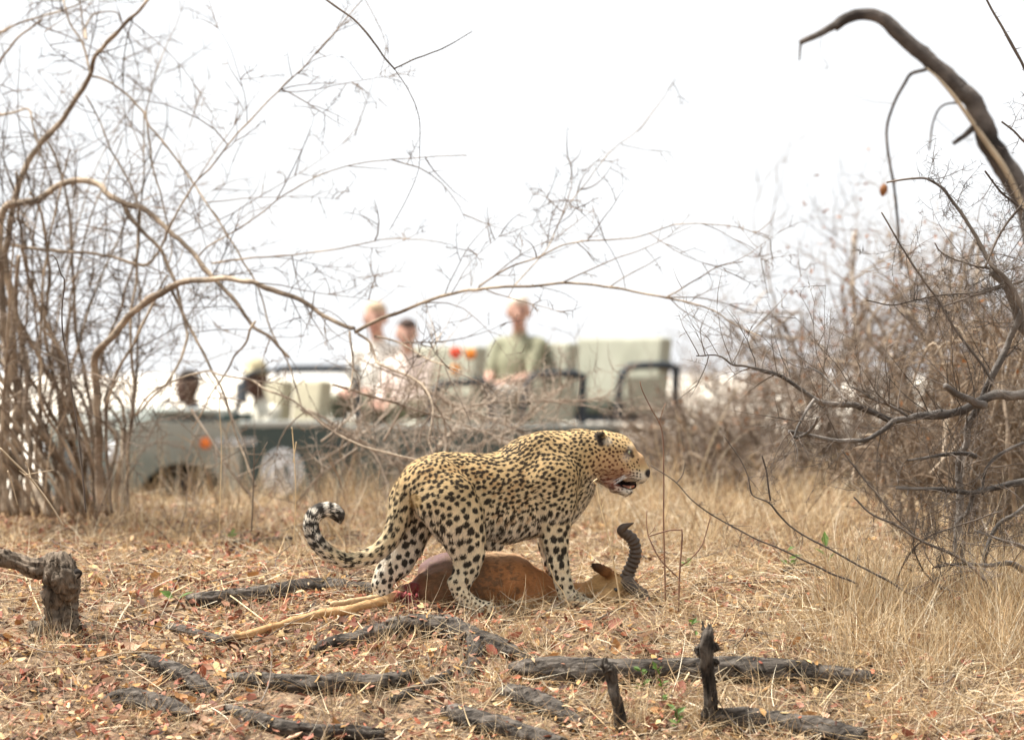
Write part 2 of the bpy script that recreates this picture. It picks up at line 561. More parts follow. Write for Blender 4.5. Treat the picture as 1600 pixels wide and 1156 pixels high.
def shrub(name, label, stems, bark, twig, n1, n2, l1, l2, r1, r2, group=None, n3=0, l3=0.1, up=0.1, nthorn=0, tlen=0.02, cat='shrub',
          leaves=0, leafmat=None, knob=0.12, stem_name='stem', side=7, spread=0.8, wob=0.2, kink=1.0, tr=None):
    """stems: list of (pts (k,3), r_start, r_end). Each stem is a part; all fine twigs are one part"""
    base = min((s[0] for s in stems), key=lambda p: p[:, 2].min())
    b0 = base[np.argmin(base[:, 2])]
    root = empty(name, tuple(b0))
    tag(root, label, cat, group)
    for (p, r0, r1_) in stems:
        r = np.linspace(r0, r1_, len(p))
        V, F = one_tube(p, r, max(26, 9 * len(p)), side, knob, int(rng.integers(1000)), kink=kink)
        mesh_obj(stem_name, V - b0, F, bark, root)
    lines = resample([s[0] for s in stems], 30)
    bag = Bag()
    last = lines
    for n, ln, r, M in ((n1, l1, r1, 8), (n2, l2, r2, 6), (n3, l3, r2 * 0.7, 5)):
        if not n: continue
        p, t, i, f = sample_on(last, n, 0.15, 1.0)
        d = unit(t * 0.6 + rdir(n) * spread + A(0, 0, up))
        Ln = ln * rng.uniform(0.35, 1.25, n)
        g = grow(p, d, Ln, M, wob)
        rr = r * rng.uniform(0.6, 1.3, n)
        V, F = tubes(g, taper(rr, M), 4 if r > 0.004 else 3)
        bag.add(V, F)
        if nthorn: thorns(bag, g, int(nthorn * n * 0.5), tlen)
        last = g
    if nthorn: thorns(bag, lines, nthorn * len(stems) * 3, tlen * 1.2, 0.0014)
    if bag.n:
        o = bag.obj('twigs', twig, root, local=b0); tag(o, kind='stuff')
    if leaves:
        p, t, i, f = sample_on(last, leaves)
        V, F = leaf_quads(p, rdir(leaves), unit(t + rdir(leaves)), rng.uniform(0.02, 0.045, leaves), rng.uniform(0.012, 0.025, leaves))
        o = mesh_obj('leaves', V - b0, F, leafmat, root); tag(o, kind='stuff')
    return root

def rad(wpx, d): return wpx / 2 / FPX * d

def S(pts, w0, w1, d0, d1=None, wob=0.05):
    f = 0.78 if d0 > 18 else 1.0
    return (pxline(pts, d0, d1, wob=wob), rad(w0, d0) * f, rad(w1, d1 or d0) * f)

# --- left: many-stemmed thorn shrubs in front of the vehicle
stA = [
    S([(22, 800), (24, 700), (27, 598), (16, 500), (13, 420), (14, 340), (33, 265), (62, 225), (98, 182), (127, 145), (142, 116), (147, 96), (167, 69), (193, 40), (207, 25), (240, -12)], 17, 6, 20.6, 19.8),
    S([(6, 800), (8, 690), (12, 560), (3, 430), (5, 330), (33, 316), (58, 309), (94, 291), (145, 287), (164, 302), (193, 316), (225, 331), (254, 352), (276, 374), (302, 400), (327, 424), (349, 445), (371, 471), (389, 496), (400, 511), (425, 529), (452, 560)], 17, 6, 20.2, 19.3),
    S([(193, 316), (203, 338), (225, 363), (251, 392), (262, 416), (273, 440), (288, 500), (291, 533), (283, 569), (262, 598), (236, 620), (211, 649)], 9, 4, 19.9, 19.4),
    S([(18, 385), (73, 391), (138, 392), (171, 400), (211, 411), (232, 409), (251, 385), (262, 350)], 7, 4, 20.2, 19.8),
    S([(-20, 60), (0, 51), (36, 36), (65, 27), (105, 15), (150, -6)], 5, 3, 20.2, 20.0),
    S([(-6, 130), (0, 98), (22, 65), (65, 27)], 6, 4, 20.3, 20.0),
    S([(-10, 182), (20, 176), (44, 170), (50, 186), (60, 230), (72, 262), (82, 290)], 5, 3, 20.3, 20.1),
    S([(142, 116), (130, 70), (112, 40), (104, 10), (98, -10)], 5, 3, 20, 20.3),
    S([(134, 60), (134, 40), (150, 22), (180, 18), (190, 30)], 5, 2, 20, 20.3),
]
stB = [
    S([(134, 800), (134, 725), (120, 682), (105, 634), (76, 580), (47, 533), (22, 489), (-8, 440)], 13, 8, 21.0, 20.4),
    S([(150, 800), (142, 707), (127, 663), (109, 613), (91, 551), (73, 507), (55, 453), (40, 405), (30, 340), (22, 270)], 12, 6, 20.7, 20.2),
    S([(128, 800), (120, 730), (113, 696), (87, 656), (62, 616), (36, 569), (0, 540)], 11, 8, 20.9, 20.4),
    S([(122, 800), (109, 743), (91, 718), (62, 682), (29, 634), (0, 591), (-20, 560)], 12, 9, 20.6, 20.2),
    S([(104, 800), (94, 750), (73, 722), (29, 671), (0, 642), (-20, 620)], 12, 9, 20.4, 20.1),
    S([(60, 800), (46, 760), (10, 700), (-20, 660)], 12, 9, 20.3, 20.1),
    S([(84, 800), (70, 770), (30, 740), (-10, 705)], 10, 8, 20.3, 20.1),
    S([(165, 800), (148, 700), (136, 620), (131, 583), (116, 518), (120, 470), (113, 416), (108, 330), (100, 280), (85, 240), (72, 220)], 9, 4, 20.8, 20.3),
    S([(110, 800), (96, 700), (88, 600), (70, 520), (78, 435), (73, 398), (62, 330), (45, 300)], 9, 5, 20.5, 20.1),
    S([(47, 800), (45, 690), (40, 600), (30, 530), (20, 460), (28, 400)], 12, 8, 20.0, 19.9),
    S([(160, 800), (180, 690), (152, 640), (160, 560), (182, 500), (200, 440), (215, 400), (218, 330), (225, 260), (226, 174)], 8, 3, 21.0, 20.5),
]
stC = [
    S([(158, 800), (156, 743), (156, 671), (156, 598), (153, 551), (171, 525), (196, 496), (225, 474), (262, 453), (291, 442), (327, 436), (356, 436), (392, 445), (429, 456), (469, 471), (509, 493), (545, 514), (556, 518)], 17, 8, 19.6, 18.8, 0.02),
    S([(556, 518), (580, 505), (615, 490), (660, 472), (705, 458), (750, 450), (804, 446), (885, 444), (952, 449), (1011, 459), (1074, 472), (1114, 486), (1146, 508), (1185, 524)], 8, 2.5, 18.8, 18.4, 0.02),
    S([(750, 449), (795, 418), (840, 402), (876, 387), (912, 378), (952, 375), (1002, 368), (1038, 355), (1069, 349), (1146, 355), (1200, 372)], 3.5, 1.5, 18.7, 18.5, 0.03),
    S([(804, 446), (840, 405), (862, 373), (880, 337), (898, 310), (930, 265), (966, 229), (997, 205)], 2.5, 1.3, 18.7, 19.5, 0.03),
    S([(952, 449), (988, 425), (1033, 400)], 2.5, 1.4, 18.6, 18.6, 0.0),
    S([(1042, 463), (1083, 439), (1119, 418), (1160, 410)], 3, 1.6, 18.5, 18.3, 0.0),
    S([(548, 518), (552, 548), (552, 574), (550, 591), (545, 613)], 5, 3, 18.8, 18.6, 0.02),
    S([(559, 521), (576, 535), (583, 552), (591, 568), (611, 578), (637, 589), (658, 604), (671, 622), (676, 645), (669, 684), (676, 716)], 6, 4, 18.8, 18.2, 0.02),
    S([(585, 525), (606, 529), (628, 537), (650, 550), (680, 568), (720, 580)], 4.5, 2.5, 18.8, 18.5, 0.02),
    S([(269, 453), (291, 500), (316, 551), (331, 580), (343, 598), (360, 640), (374, 690), (400, 760)], 6, 4, 19.2, 18.9, 0.02),
    S([(400, 500), (392, 514), (385, 536), (367, 558), (349, 591), (327, 620), (300, 670)], 5, 3, 19.0, 19.2, 0.02),
    S([(200, 800), (200, 743), (203, 671), (207, 613), (203, 540), (206, 489), (215, 440), (216, 385), (219, 330), (214, 309), (196, 273), (174, 233), (153, 182), (134, 149)], 7, 3, 19.7, 20.0, 0.03),
    S([(175, 800), (165, 660), (180, 590), (200, 551), (218, 514), (240, 471), (262, 430)], 7, 4, 19.5, 19.4, 0.03),
    S([(145, 120), (163, 125), (196, 145), (225, 174), (232, 196), (254, 225), (287, 269), (309, 298), (338, 338), (356, 367), (380, 405), (400, 445), (421, 507), (436, 540), (451, 576), (465, 616), (480, 650)], 4.5, 3, 19.9, 19.2, 0.03),
    S([(226, 174), (236, 254), (251, 302), (258, 334), (270, 380), (262, 420)], 4, 3, 20.0, 19.6, 0.02),
    S([(258, 375), (269, 349), (302, 291), (327, 262), (360, 222), (400, 178), (440, 138), (480, 102), (509, 65), (541, 25), (575, -10)], 4, 2, 19.5, 18.6, 0.0),
    S([(312, 400), (327, 385), (363, 363), (400, 338), (436, 309), (472, 287), (512, 269), (560, 256), (640, 247), (730, 243)], 3.5, 1.4, 19.4, 18.6, 0.0),
    S([(330, 412), (385, 405), (436, 400), (509, 392), (560, 381), (600, 373), (650, 372), (700, 382)], 3.5, 1.3, 19.4, 18.8, 0.0),
    S([(211, 649), (232, 620), (262, 600), (294, 586), (323, 580), (343, 587), (392, 594), (418, 609), (454, 627), (483, 649), (520, 674), (560, 692), (600, 705), (660, 722)], 4, 4, 19.3, 18.5, 0.02),
]
for k in range(30):                                    # more of the slanting bundle of stems
    x0 = rng.uniform(10, 205); t = rng.uniform(0.5, 1.0); H_ = rng.uniform(180, 460)
    lean = rng.uniform(-0.75, -0.2) if x0 < 170 else rng.uniform(-0.3, 0.25)
    dd = rng.uniform(19.7, 21.6)
    pts = [(x0, 805), (x0 + lean * H_ * 0.25, 805 - H_ * 0.3), (x0 + lean * H_ * 0.6, 805 - H_ * 0.62), (x0 + lean * H_ * 0.8 + rng.normal() * 20, 805 - H_ * 0.85), (x0 + lean * H_ * 0.9 + rng.normal() * 40, 805 - H_)]
    stB.append(S(pts, rng.uniform(6, 12), rng.uniform(3, 5), dd, dd + rng.normal() * 0.3))
for k in range(10):
    x0 = rng.uniform(-10, 130); H_ = rng.uniform(350, 640); lean = rng.uniform(-0.1, 0.35); dd = rng.uniform(19.6, 21.2)
    stA.append(S([(x0, 805), (x0 + lean * H_ * 0.1, 805 - H_ * 0.35), (x0 + lean * H_ * 0.35 + rng.normal() * 12, 805 - H_ * 0.7), (x0 + lean * H_ * 0.75 + rng.normal() * 25, 805 - H_)], rng.uniform(5, 9), rng.uniform(2, 3), dd, dd + rng.normal() * 0.4))
shrub('thorn_shrub', 'tall bare shrub at the left edge whose thick limb arches over to the right', stA, M_BARK_L, M_TWIG_L, 110, 700, 0.95, 0.26, 0.0040, 0.0028, n3=2400, l3=0.07, up=0.05, spread=0.9, wob=0.11, nthorn=3, tlen=0.014)
shrub('thorn_shrub', 'dense bare shrub of slanting stems fanning leftward beside the front of the vehicle', stB, M_BARK_L, M_TWIG_L, 120, 650, 0.85, 0.26, 0.0040, 0.0028, n3=2000, l3=0.07, up=0.12, spread=0.9, wob=0.11, nthorn=3, tlen=0.014)
shrub('thorn_shrub', 'bare shrub whose long arching branch crosses in front of the passengers of the vehicle', stC, M_BARK_L, M_TWIG_L, 110, 460, 0.55, 0.18, 0.0034, 0.0024, n3=1200, l3=0.06, up=0.02, wob=0.12, nthorn=5, tlen=0.014)
o = shrub('hanging_twig', 'thin sharp dark twig with knots hanging in from the top centre of the sky',
          [S([(500, -12), (511, 0), (547, 29), (565, 47), (586, 72), (600, 92), (615, 107)], 4, 3, 17.2, 17.2, 0),
           S([(615, 107), (669, 85), (710, 67), (738, 50)], 2.6, 1.3, 17.2, 17.6, 0),
           S([(615, 107), (640, 145), (651, 175), (656, 211), (654, 260), (640, 300), (610, 360)], 1.4, 0.8, 17.2, 17.8, 0)], M_TWIG_G, M_TWIG_G, 16, 10, 0.05, 0.03, 0.0012, 0.0008, cat='twig', stem_name='shoot', knob=0.3, side=5)

# brush pile between leopard and vehicle
bp_st = []
for (a, b, w) in [((480, 640), (830, 770), 6), ((520, 600), (800, 690), 6), ((470, 640), (770, 790), 5), ((600, 690), (690, 520), 5), ((660, 720), (800, 590), 5),
                  ((640, 600), (860, 690), 6), ((560, 560), (760, 660), 4), ((700, 720), (880, 600), 4), ((500, 720), (640, 610), 4), ((500, 690), (600, 600), 4),
                  ((620, 660), (660, 760), 5), ((560, 700), (460, 790), 4), ((700, 640), (950, 625), 4), ((690, 560), (620, 760), 4), ((300, 640), (390, 770), 5)]:
    d = rng.uniform(19.0, 21.0)
    mid = ((a[0] + b[0]) / 2 + rng.normal() * 12, (a[1] + b[1]) / 2 + rng.normal() * 14)
    bp_st.append(S([a, mid, b], w, w * 0.6, d, d + rng.normal() * 0.5))
bp_st.append(S([(676, 800), (690, 740), (700, 690), (690, 640)], 6, 4, 20, 20))
M_BRUSH = mat('brush_pale', (0.25, 0.19, 0.14), 0.9, 0.35, 6, color2=(0.42, 0.34, 0.26))
shrub('dry_brush', 'tangled heap of grey-brown dead brushwood in front of the middle of the vehicle', bp_st, M_BRUSH, M_BRUSH, 380, 1300, 0.34, 0.18, 0.003, 0.0018, n3=1200, l3=0.09, up=0.05, cat='brushwood')

# --- right: grey thorn bush in focus
stR = [
    S([(1640, 585), (1600, 612), (1560, 618), (1529, 629), (1501, 643), (1463, 648), (1432, 652), (1401, 657), (1377, 652), (1342, 641), (1308, 633), (1273, 622), (1249, 607), (1221, 589), (1197, 581), (1169, 572), (1148, 570), (1128, 559), (1088, 556)], 17, 1.8, 16.3, 15.9, 0.02),
    S([(1425, 655), (1401, 660), (1384, 674), (1356, 690), (1325, 691), (1301, 688), (1270, 679), (1230, 674)], 9, 6, 16.1, 15.9, 0.02),
    S([(1273, 625), (1262, 645), (1249, 667), (1243, 684)], 5, 3, 15.95, 15.8, 0),
    S([(1243, 683), (1258, 675), (1270, 662), (1274, 650)], 6, 4, 15.9, 15.8, 0),
    S([(1321, 626), (1304, 601), (1283, 582), (1263, 574)], 4.5, 3, 16, 16.2, 0),
    S([(1418, 652), (1394, 636), (1363, 622), (1345, 612), (1328, 605)], 4.5, 2.5, 16, 15.8, 0),
    S([(1535, 632), (1529, 627), (1505, 615), (1477, 601)], 14, 9, 16.2, 16.0, 0),
    S([(1500, 900), (1501, 729), (1512, 691), (1515, 657), (1539, 615), (1553, 584), (1575, 540), (1600, 470)], 12, 10, 16.5, 16.4, 0.02),
    S([(1640, 740), (1600, 750), (1571, 757), (1539, 764), (1515, 771), (1487, 769), (1460, 767), (1422, 764), (1401, 762)], 12, 4, 16.3, 16.0, 0.02),
    S([(1532, 765), (1521, 776), (1514, 799), (1495, 821), (1491, 855), (1499, 892), (1505, 915)], 7, 6, 16.2, 16.1, 0.02),
    S([(1600, 690), (1571, 705), (1540, 730), (1532, 771)], 6, 4, 16.2, 16.2, 0.01),
    S([(1610, 895), (1590, 884), (1574, 877), (1544, 881), (1506, 881), (1457, 887)], 12, 3, 15.9, 15.7, 0.02),
    S([(1525, 715), (1506, 709), (1484, 709), (1450, 714), (1416, 718)], 9, 3, 16.3, 16.1, 0),
    S([(1640, 540), (1598, 511), (1584, 470), (1573, 440), (1553, 425)], 17, 10, 16.5, 16.4, 0),
    S([(1620, 300), (1604, 340), (1612, 420), (1598, 511)], 8, 10, 16.5, 16.5, 0),
    S([(1530, 915), (1534, 870), (1560, 820), (1590, 800), (1620, 770)], 8, 6, 16.0, 16.0, 0.02),
    S([(1620, 860), (1590, 850), (1560, 842), (1520, 830)], 8, 3, 15.8, 15.8, 0.02),
]
shrub('thorn_bush', 'sharp grey thorn bush at the right edge with a long limb reaching left', stR, M_BARK_G, M_TWIG_G, 260, 800, 0.34, 0.14, 0.0026, 0.0015, n3=600, l3=0.06, nthorn=5, tlen=0.022, knob=0.22, side=9, wob=0.13, up=0.1)
stR2 = [
    S([(1385, 285), (1440, 278), (1458, 282), (1475, 294), (1491, 322), (1506, 346), (1524, 374), (1541, 400), (1553, 418), (1581, 449), (1605, 490)], 3, 8, 16.4, 16.2, 0),
    S([(1378, 332), (1399, 367), (1412, 390), (1425, 411), (1446, 439), (1474, 480), (1498, 518), (1515, 546), (1536, 577), (1550, 600)], 2.5, 4.5, 16.2, 16.2, 0),
    S([(1541, 415), (1557, 380), (1575, 350), (1600, 320)], 3, 4, 16.2, 16.2, 0),
    S([(1565, 190), (1585, 205), (1605, 225)], 3, 4, 16.2, 16.2, 0),
    S([(1470, 480), (1500, 470), (1550, 455), (1600, 440)], 2.5, 3.5, 16.2, 16.3, 0),
    S([(1353, 470), (1390, 477), (1430, 470), (1470, 463), (1530, 455), (1580, 440)], 2, 3, 16.2, 16.3, 0),
    S([(1460, 380), (1470, 395), (1500, 410), (1545, 420)], 2, 3, 16.2, 16.3, 0),
    S([(1540, 265), (1555, 285), (1570, 305), (1600, 330)], 3, 4, 16.2, 16.3, 0),
]
shrub('thorn_bush', 'upper dark thorny shoots standing against the white sky at the right edge', stR2, M_TWIG_G, M_TWIG_G, 170, 420, 0.2, 0.09, 0.0017, 0.0012, nthorn=9, tlen=0.024, side=6, knob=0.15, wob=0.12, cat='thorn bush')
shrub('thorn_twig', 'single dark spiny twig leaning in at the top right corner', [S([(1534, -15), (1541, 0), (1553, 21), (1569, 48), (1583, 73), (1600, 107), (1615, 140)], 3, 5, 15.2, 15.2, 0)],
      M_TWIG_G, M_TWIG_G, 0, 0, .1, .1, .001, .001, nthorn=4, tlen=0.022, cat='twig', stem_name='shoot', side=6, knob=0.1)
stR3 = [
    S([(1018, 728), (1022, 731), (1056, 754), (1082, 782), (1112, 804), (1150, 825), (1187, 844), (1225, 859), (1262, 877), (1300, 896), (1340, 915)], 1.3, 3.0, 15.7, 15.6, 0),
    S([(1056, 754), (1066, 740), (1070, 722)], 1.8, 1.2, 15.7, 15.7, 0),
]
stR4 = [
    S([(1131, 681), (1154, 712), (1169, 742), (1176, 771), (1202, 784), (1217, 802), (1240, 825), (1270, 844), (1307, 861), (1337, 879), (1375, 898), (1420, 930)], 1.5, 3.6, 15.75, 15.6, 0),
    S([(1191, 712), (1199, 739), (1202, 772), (1204, 784)], 2.6, 3, 15.75, 15.75, 0),
]
stR5 = [
    S([(1334, 776), (1360, 802), (1397, 821), (1435, 844), (1469, 859), (1502, 874), (1540, 905)], 2.5, 6, 15.85, 15.7, 0),
    S([(1315, 701), (1337, 731), (1364, 765), (1394, 802), (1430, 840)], 2, 3, 15.9, 15.8, 0),
    S([(1400, 910), (1420, 870), (1450, 840), (1500, 820), (1560, 800)], 2.5, 2.5, 15.8, 15.8, 0),
    S([(1470, 920), (1440, 890), (1425, 850), (1432, 800)], 3, 2, 15.8, 15.8, 0),
]
for lab, st in (('long thin thorn shoot whose tip reaches the leopard\'s nose', stR3), ('forked thorn shoot with a pale bare prong, standing right of the leopard\'s head', stR4), ('thorn shoots crossing low in front of the grey thorn bush', stR5)):
    shrub('thorn_shoot', lab, st, M_TWIG_G, M_TWIG_G, 18 if st is not stR5 else 90, 14 if st is not stR5 else 180, 0.1, 0.07, 0.0013, 0.001, nthorn=6, tlen=0.016, cat='thorn shoot', group='thorn shoots right of the leopard', stem_name='shoot', side=6, wob=0.12)

# --- right: the bent dead limb against the sky
DL = 21.5
M_DEADL = mat('bark_dead', (0.045, 0.036, 0.03), 0.9, 0.5, 10, 1.0, 60, color2=(0.12, 0.10, 0.085))
stD = [
    S([(1640, 900), (1650, 700), (1640, 480), (1612, 340), (1583, 277), (1569, 256), (1548, 222), (1534, 190), (1520, 166), (1496, 138), (1472, 112), (1444, 85), (1417, 62), (1392, 42), (1372, 26), (1347, 20), (1323, 26), (1302, 42)], 44, 16, DL, DL, 0.0),
    S([(1306, 38), (1290, 48), (1278, 55), (1262, 63), (1250, 69)], 12, 8, DL, DL, 0.0),
    S([(1251, 69), (1250, 80), (1249, 95)], 4, 2, DL, DL, 0.0),
    S([(1450, 107), (1444, 110), (1423, 116), (1413, 132), (1397, 163), (1385, 201), (1389, 249), (1399, 305), (1403, 367), (1408, 420)], 6, 4, DL, DL - 0.3, 0.0),
    S([(1500, 165), (1493, 161), (1472, 166), (1458, 190), (1451, 235)], 4, 3, DL, DL - 0.2, 0.0),
    S([(1527, 196), (1517, 204), (1505, 214), (1489, 225)], 13, 6, DL - 0.1, DL - 0.1, 0.0),
]
dead = shrub('dead_tree', 'thick dead limb bent over in a hook against the white sky at the upper right', [(p, a * 1.28, b * 1.28) for p, a, b in stD], M_DEADL, M_TWIG_G, 14, 20, 0.3, 0.15, 0.002, 0.0014, cat='tree', stem_name='limb', side=18, knob=0.2, kink=0.3)
V, F = one_tube(pxline([(1612, 352), (1575, 272), (1551, 236), (1529, 205), (1510, 178), (1488, 148), (1465, 122), (1447, 106)], DL - 0.12, DL - 0.1, wob=0), [rad(9, DL), rad(9, DL), rad(9, DL), rad(8, DL), rad(7, DL), rad(6, DL), rad(4, DL), rad(1, DL)], 40, 7, 0.1, 3)
mesh_obj('bare_wood_strip', V - np.array(dead.location), F, M_PALE, dead)
V, F = one_tube(A([0, 0, 0.035], [0.004, 0, 0.02], [0, 0, 0], [-0.003, 0, -0.03]), [0.006, 0.017, 0.02, 0.006], 14, 8, 0.2, 4)
o = mesh_obj('dry_pod', V, F, M_DEADLEAF, loc=tuple(P(1380, 298, DL - 0.3))); tag(o, 'small brown dry pod hanging beside the drooping shoot of the dead limb', 'pod')

# --- background thickets beyond the vehicle, blurred
M_SCRUB2 = mat('scrub_dark', (0.19, 0.145, 0.11), 0.95, 0.4, 2, color2=(0.35, 0.28, 0.215))
def thicket(label, px, d, hpx, wpx, n, seed_leaves=0, m=M_SCRUB, lean=0.0, nt=1.0):
    if 20 < d < 30.5: m = M_SCRUB2
    """a shrub at distance d whose foot is at photo column px, hpx tall and wpx wide in the photo"""
    X = (px - 800) / FPX * d
    s = d / FPX
    zb = float(ground_z(X, d, False))
    top = CAMZ - (hpx - 578) * s
    H = top - zb; W = wpx * s
    st = []
    for i in range(n):
        a = rng.uniform(-1, 1); h = H * rng.uniform(0.6, 1.0) * (1 - 0.35 * a * a)
        y = rng.normal() * W * 0.25
        x0 = X + a * W * 0.22
        x1 = X + a * W * 0.5 + lean * W
        p = np.array([[x0, d + y * 0.4, zb - 0.05], [x0 + (x1 - x0) * 0.25, d + y * 0.6, zb + h * 0.4], [x0 + (x1 - x0) * 0.6, d + y * 0.8, zb + h * 0.78],
                      [x1, d + y, zb + h * rng.uniform(0.85, 1.0)], [x1 + a * W * 0.15, d + y, zb + h * rng.uniform(0.75, 1.0)]])
        p[1:] += rng.normal(size=(4, 3)) * 0.06 * H
        st.append((p, 0.016 * rng.uniform(0.5, 1.6) * d / 30, 0.004))
    shrub('dry_thicket', label, st, M_BARK_L, m, int(70 * n / 10 * nt), int(330 * n / 10 * nt), H * 0.42, H * 0.2, 0.0002 * d, 0.00011 * d, group='leafless thickets behind the vehicle', n3=int(420 * n / 10 * nt), l3=H * 0.12, up=0.15,
          leaves=seed_leaves, leafmat=M_DEADLEAF, side=5)
thicket('blurred leafless thicket right behind the rear bench of the vehicle', 1140, 36.5, 560, 330, 34, 0)
thicket('tall blurred brown thicket behind the long grey thorn limb', 1350, 23.6, 430, 360, 24, 500)
thicket('blurred thicket rising under the hooked dead limb', 1500, 22.8, 340, 330, 24, 400)
thicket('dark low blurred thicket behind the thorn bush at the right', 1430, 24.5, 640, 420, 30, 100, nt=1.3)
thicket('pale blurred scrub low behind the leopard\'s head', 1000, 39.0, 645, 420, 46, 0, nt=1.2)
thicket('blurred brown scrub under the overhanging rear bench of the vehicle', 930, 36.6, 660, 300, 40, 0, nt=1.2)
thicket('blurred scrub leaning left, between the leopard\'s head and the thorn bush', 1190, 24.2, 600, 300, 30, 60, lean=-0.15, nt=1.2)
thicket('tan tangle of fine stems close behind the grey thorn bush at the right edge', 1570, 18.6, 430, 300, 30, 40, m=M_SCRUB, nt=1.2)
thicket('low tan tangle close behind the foot of the grey thorn bush', 1450, 19.2, 610, 280, 24, 20, m=M_SCRUB, nt=1.1)
thicket('faint far thicket whose long thin stems rise high beside the dead limb', 1310, 25.5, 300, 330, 12, 0, nt=0.6)
thicket('blurred thicket at the far right edge behind the trunk of the dead limb', 1600, 23.2, 380, 260, 22, 200)
thicket('dark low tangle of blurred stems directly behind the forked thorn shoot', 1150, 22.8, 690, 260, 22, 0, nt=1.2)
thicket('dark low blurred tangle behind the foot of the thorn bush', 1400, 23.2, 660, 330, 30, 60, nt=1.3)
thicket('dark low blurred tangle at the lower right edge', 1590, 22.6, 660, 220, 22, 60, nt=1.3)
# thin dry stems standing about in the grass, too many and too fine to count
M_STEMT = mat('stem_tan', (0.30, 0.20, 0.12), 0.9, 0.3, 8, color2=(0.42, 0.31, 0.20))
def stems(bag, n, px0, px1, d0, d1, h0, h1, lean, r0, r1, gap=None):
    px = rng.uniform(px0, px1, n)
    if gap: px = px[(px < gap[0]) | (px > gap[1])]
    n = len(px)
    d = rng.uniform(d0, d1, n)
    X = (px - 800) / FPX * d
    p = np.stack([X, d, ground_z(X, d) - 0.02], -1)
    g = grow(p, unit(A(0, 0, 1) + rng.normal(size=(n, 3)) * lean), rng.uniform(h0, h1, n), 9, 0.09)
    r = rng.uniform(r0, r1, n)
    V, F = tubes(g, taper(r, 9, 0.45), 5); bag.add(V, F)
    m = n * 4
    q, t, i, f = sample_on(g, m, 0.3, 1.0)
    gg = grow(q, unit(t * 0.8 + rdir(m) * 0.6), rng.uniform(0.04, 0.16, m) * (h1 / 0.5), 6, 0.12)
    V, F = tubes(gg, taper(r[i] * 0.5, 6), 4); bag.add(V, F)
for nm, m, args in (('dry_stems', M_STEMT, [(40, 60, 660, 18.5, 22.5, 0.2, 0.6, 0.28, 0.002, 0.0045, (395, 480)), (16, 1030, 1560, 15.8, 18.5, 0.12, 0.4, 0.35, 0.0012, 0.002)]),
                    ('pale_dry_stems', M_PALE, [(16, 130, 660, 18.5, 22.0, 0.2, 0.5, 0.3, 0.002, 0.004, (395, 480)), (34, 1030, 1600, 15.4, 18.5, 0.12, 0.42, 0.35, 0.0012, 0.0022), (30, 0, 900, 15.0, 18.0, 0.06, 0.22, 0.5, 0.001, 0.0016)])):
    bag = Bag()
    for a in args: stems(bag, *a)
    o = bag.obj(nm, m); tag(o, 'thin bare stems standing scattered in the dry grass' if m is M_STEMT else 'thin pale bare stems standing scattered over the bank', 'dry stems', kind='stuff')

# ------------------------------------------------------------------ open safari vehicle
VO = A(-2.98, 32.65, -0.68)
VYAW = math.radians(210)
vehicle = empty('safari_vehicle', tuple(VO), VYAW)
tag(vehicle, 'dark green open-topped safari vehicle with raised bench seats, parked side-on behind the bushes', 'safari vehicle')
M_GRN = simple('paint_green', (0.04, 0.063, 0.054), 0.4, scale=3, spec=0.5, color2=(0.06, 0.082, 0.068))
M_DUSTY_SHEEN = simple('paint_dusty_sheen', (0.46, 0.49, 0.45), 0.5, scale=4, color2=(0.54, 0.54, 0.48))  # dusty paint, with the sky's reflection on top edges painted in as pale tone
M_FENDER = simple('paint_pale_tan', (0.38, 0.385, 0.33), 0.6, scale=3, color2=(0.20, 0.22, 0.185))  # wings mottled between pale grey-tan and darker grey-green
M_DARK = simple('dark_metal', (0.035, 0.042, 0.05), 0.5)
M_RUB = simple('rubber', (0.02, 0.02, 0.02), 0.85)
M_RIM = simple('rim_paint', (0.10, 0.11, 0.09), 0.6)
M_CANVAS = simple('seat_canvas', (0.33, 0.325, 0.25), 0.9, scale=5, color2=(0.39, 0.38, 0.30))
M_BEIGE = simple('seat_beige', (0.42, 0.38, 0.27), 0.9, scale=5)
M_SEATD = simple('seat_dark', (0.06, 0.07, 0.05), 0.9)
M_WHITE = simple('white_paint', (0.8, 0.8, 0.78), 0.5, var=0.05)
M_GREYP = simple('grey_paint', (0.13, 0.15, 0.14), 0.5)
M_ORANGE = simple('orange_lens', (0.85, 0.20, 0.02), 0.25, spec=0.5)
M_GLASS = simple('headlamp_glass', (0.6, 0.62, 0.62), 0.1, spec=0.6)

def rbox(name, lo, hi, m, parent, bev=0.01, seg=2, rot=None):
    bm = bmesh.new()
    lo, hi = Vector(lo), Vector(hi)
    bmesh.ops.create_cube(bm, size=1, matrix=Matrix.Translation((lo + hi) / 2) @ Matrix.Diagonal((*(hi - lo), 1)))
    if bev:
        bmesh.ops.bevel(bm, geom=bm.edges[:], offset=bev, segments=seg, affect='EDGES', profile=0.6)
    if rot:
        c, ax, an = rot
        bmesh.ops.rotate(bm, verts=bm.verts[:], cent=c, matrix=Matrix.Rotation(an, 3, ax))
    me = bpy.data.meshes.new(name); bm.to_mesh(me); bm.free()
    me.materials.append(m)
    for p in me.polygons: p.use_smooth = False
    o = bpy.data.objects.new(name, me); COL.objects.link(o); o.parent = parent
    return o

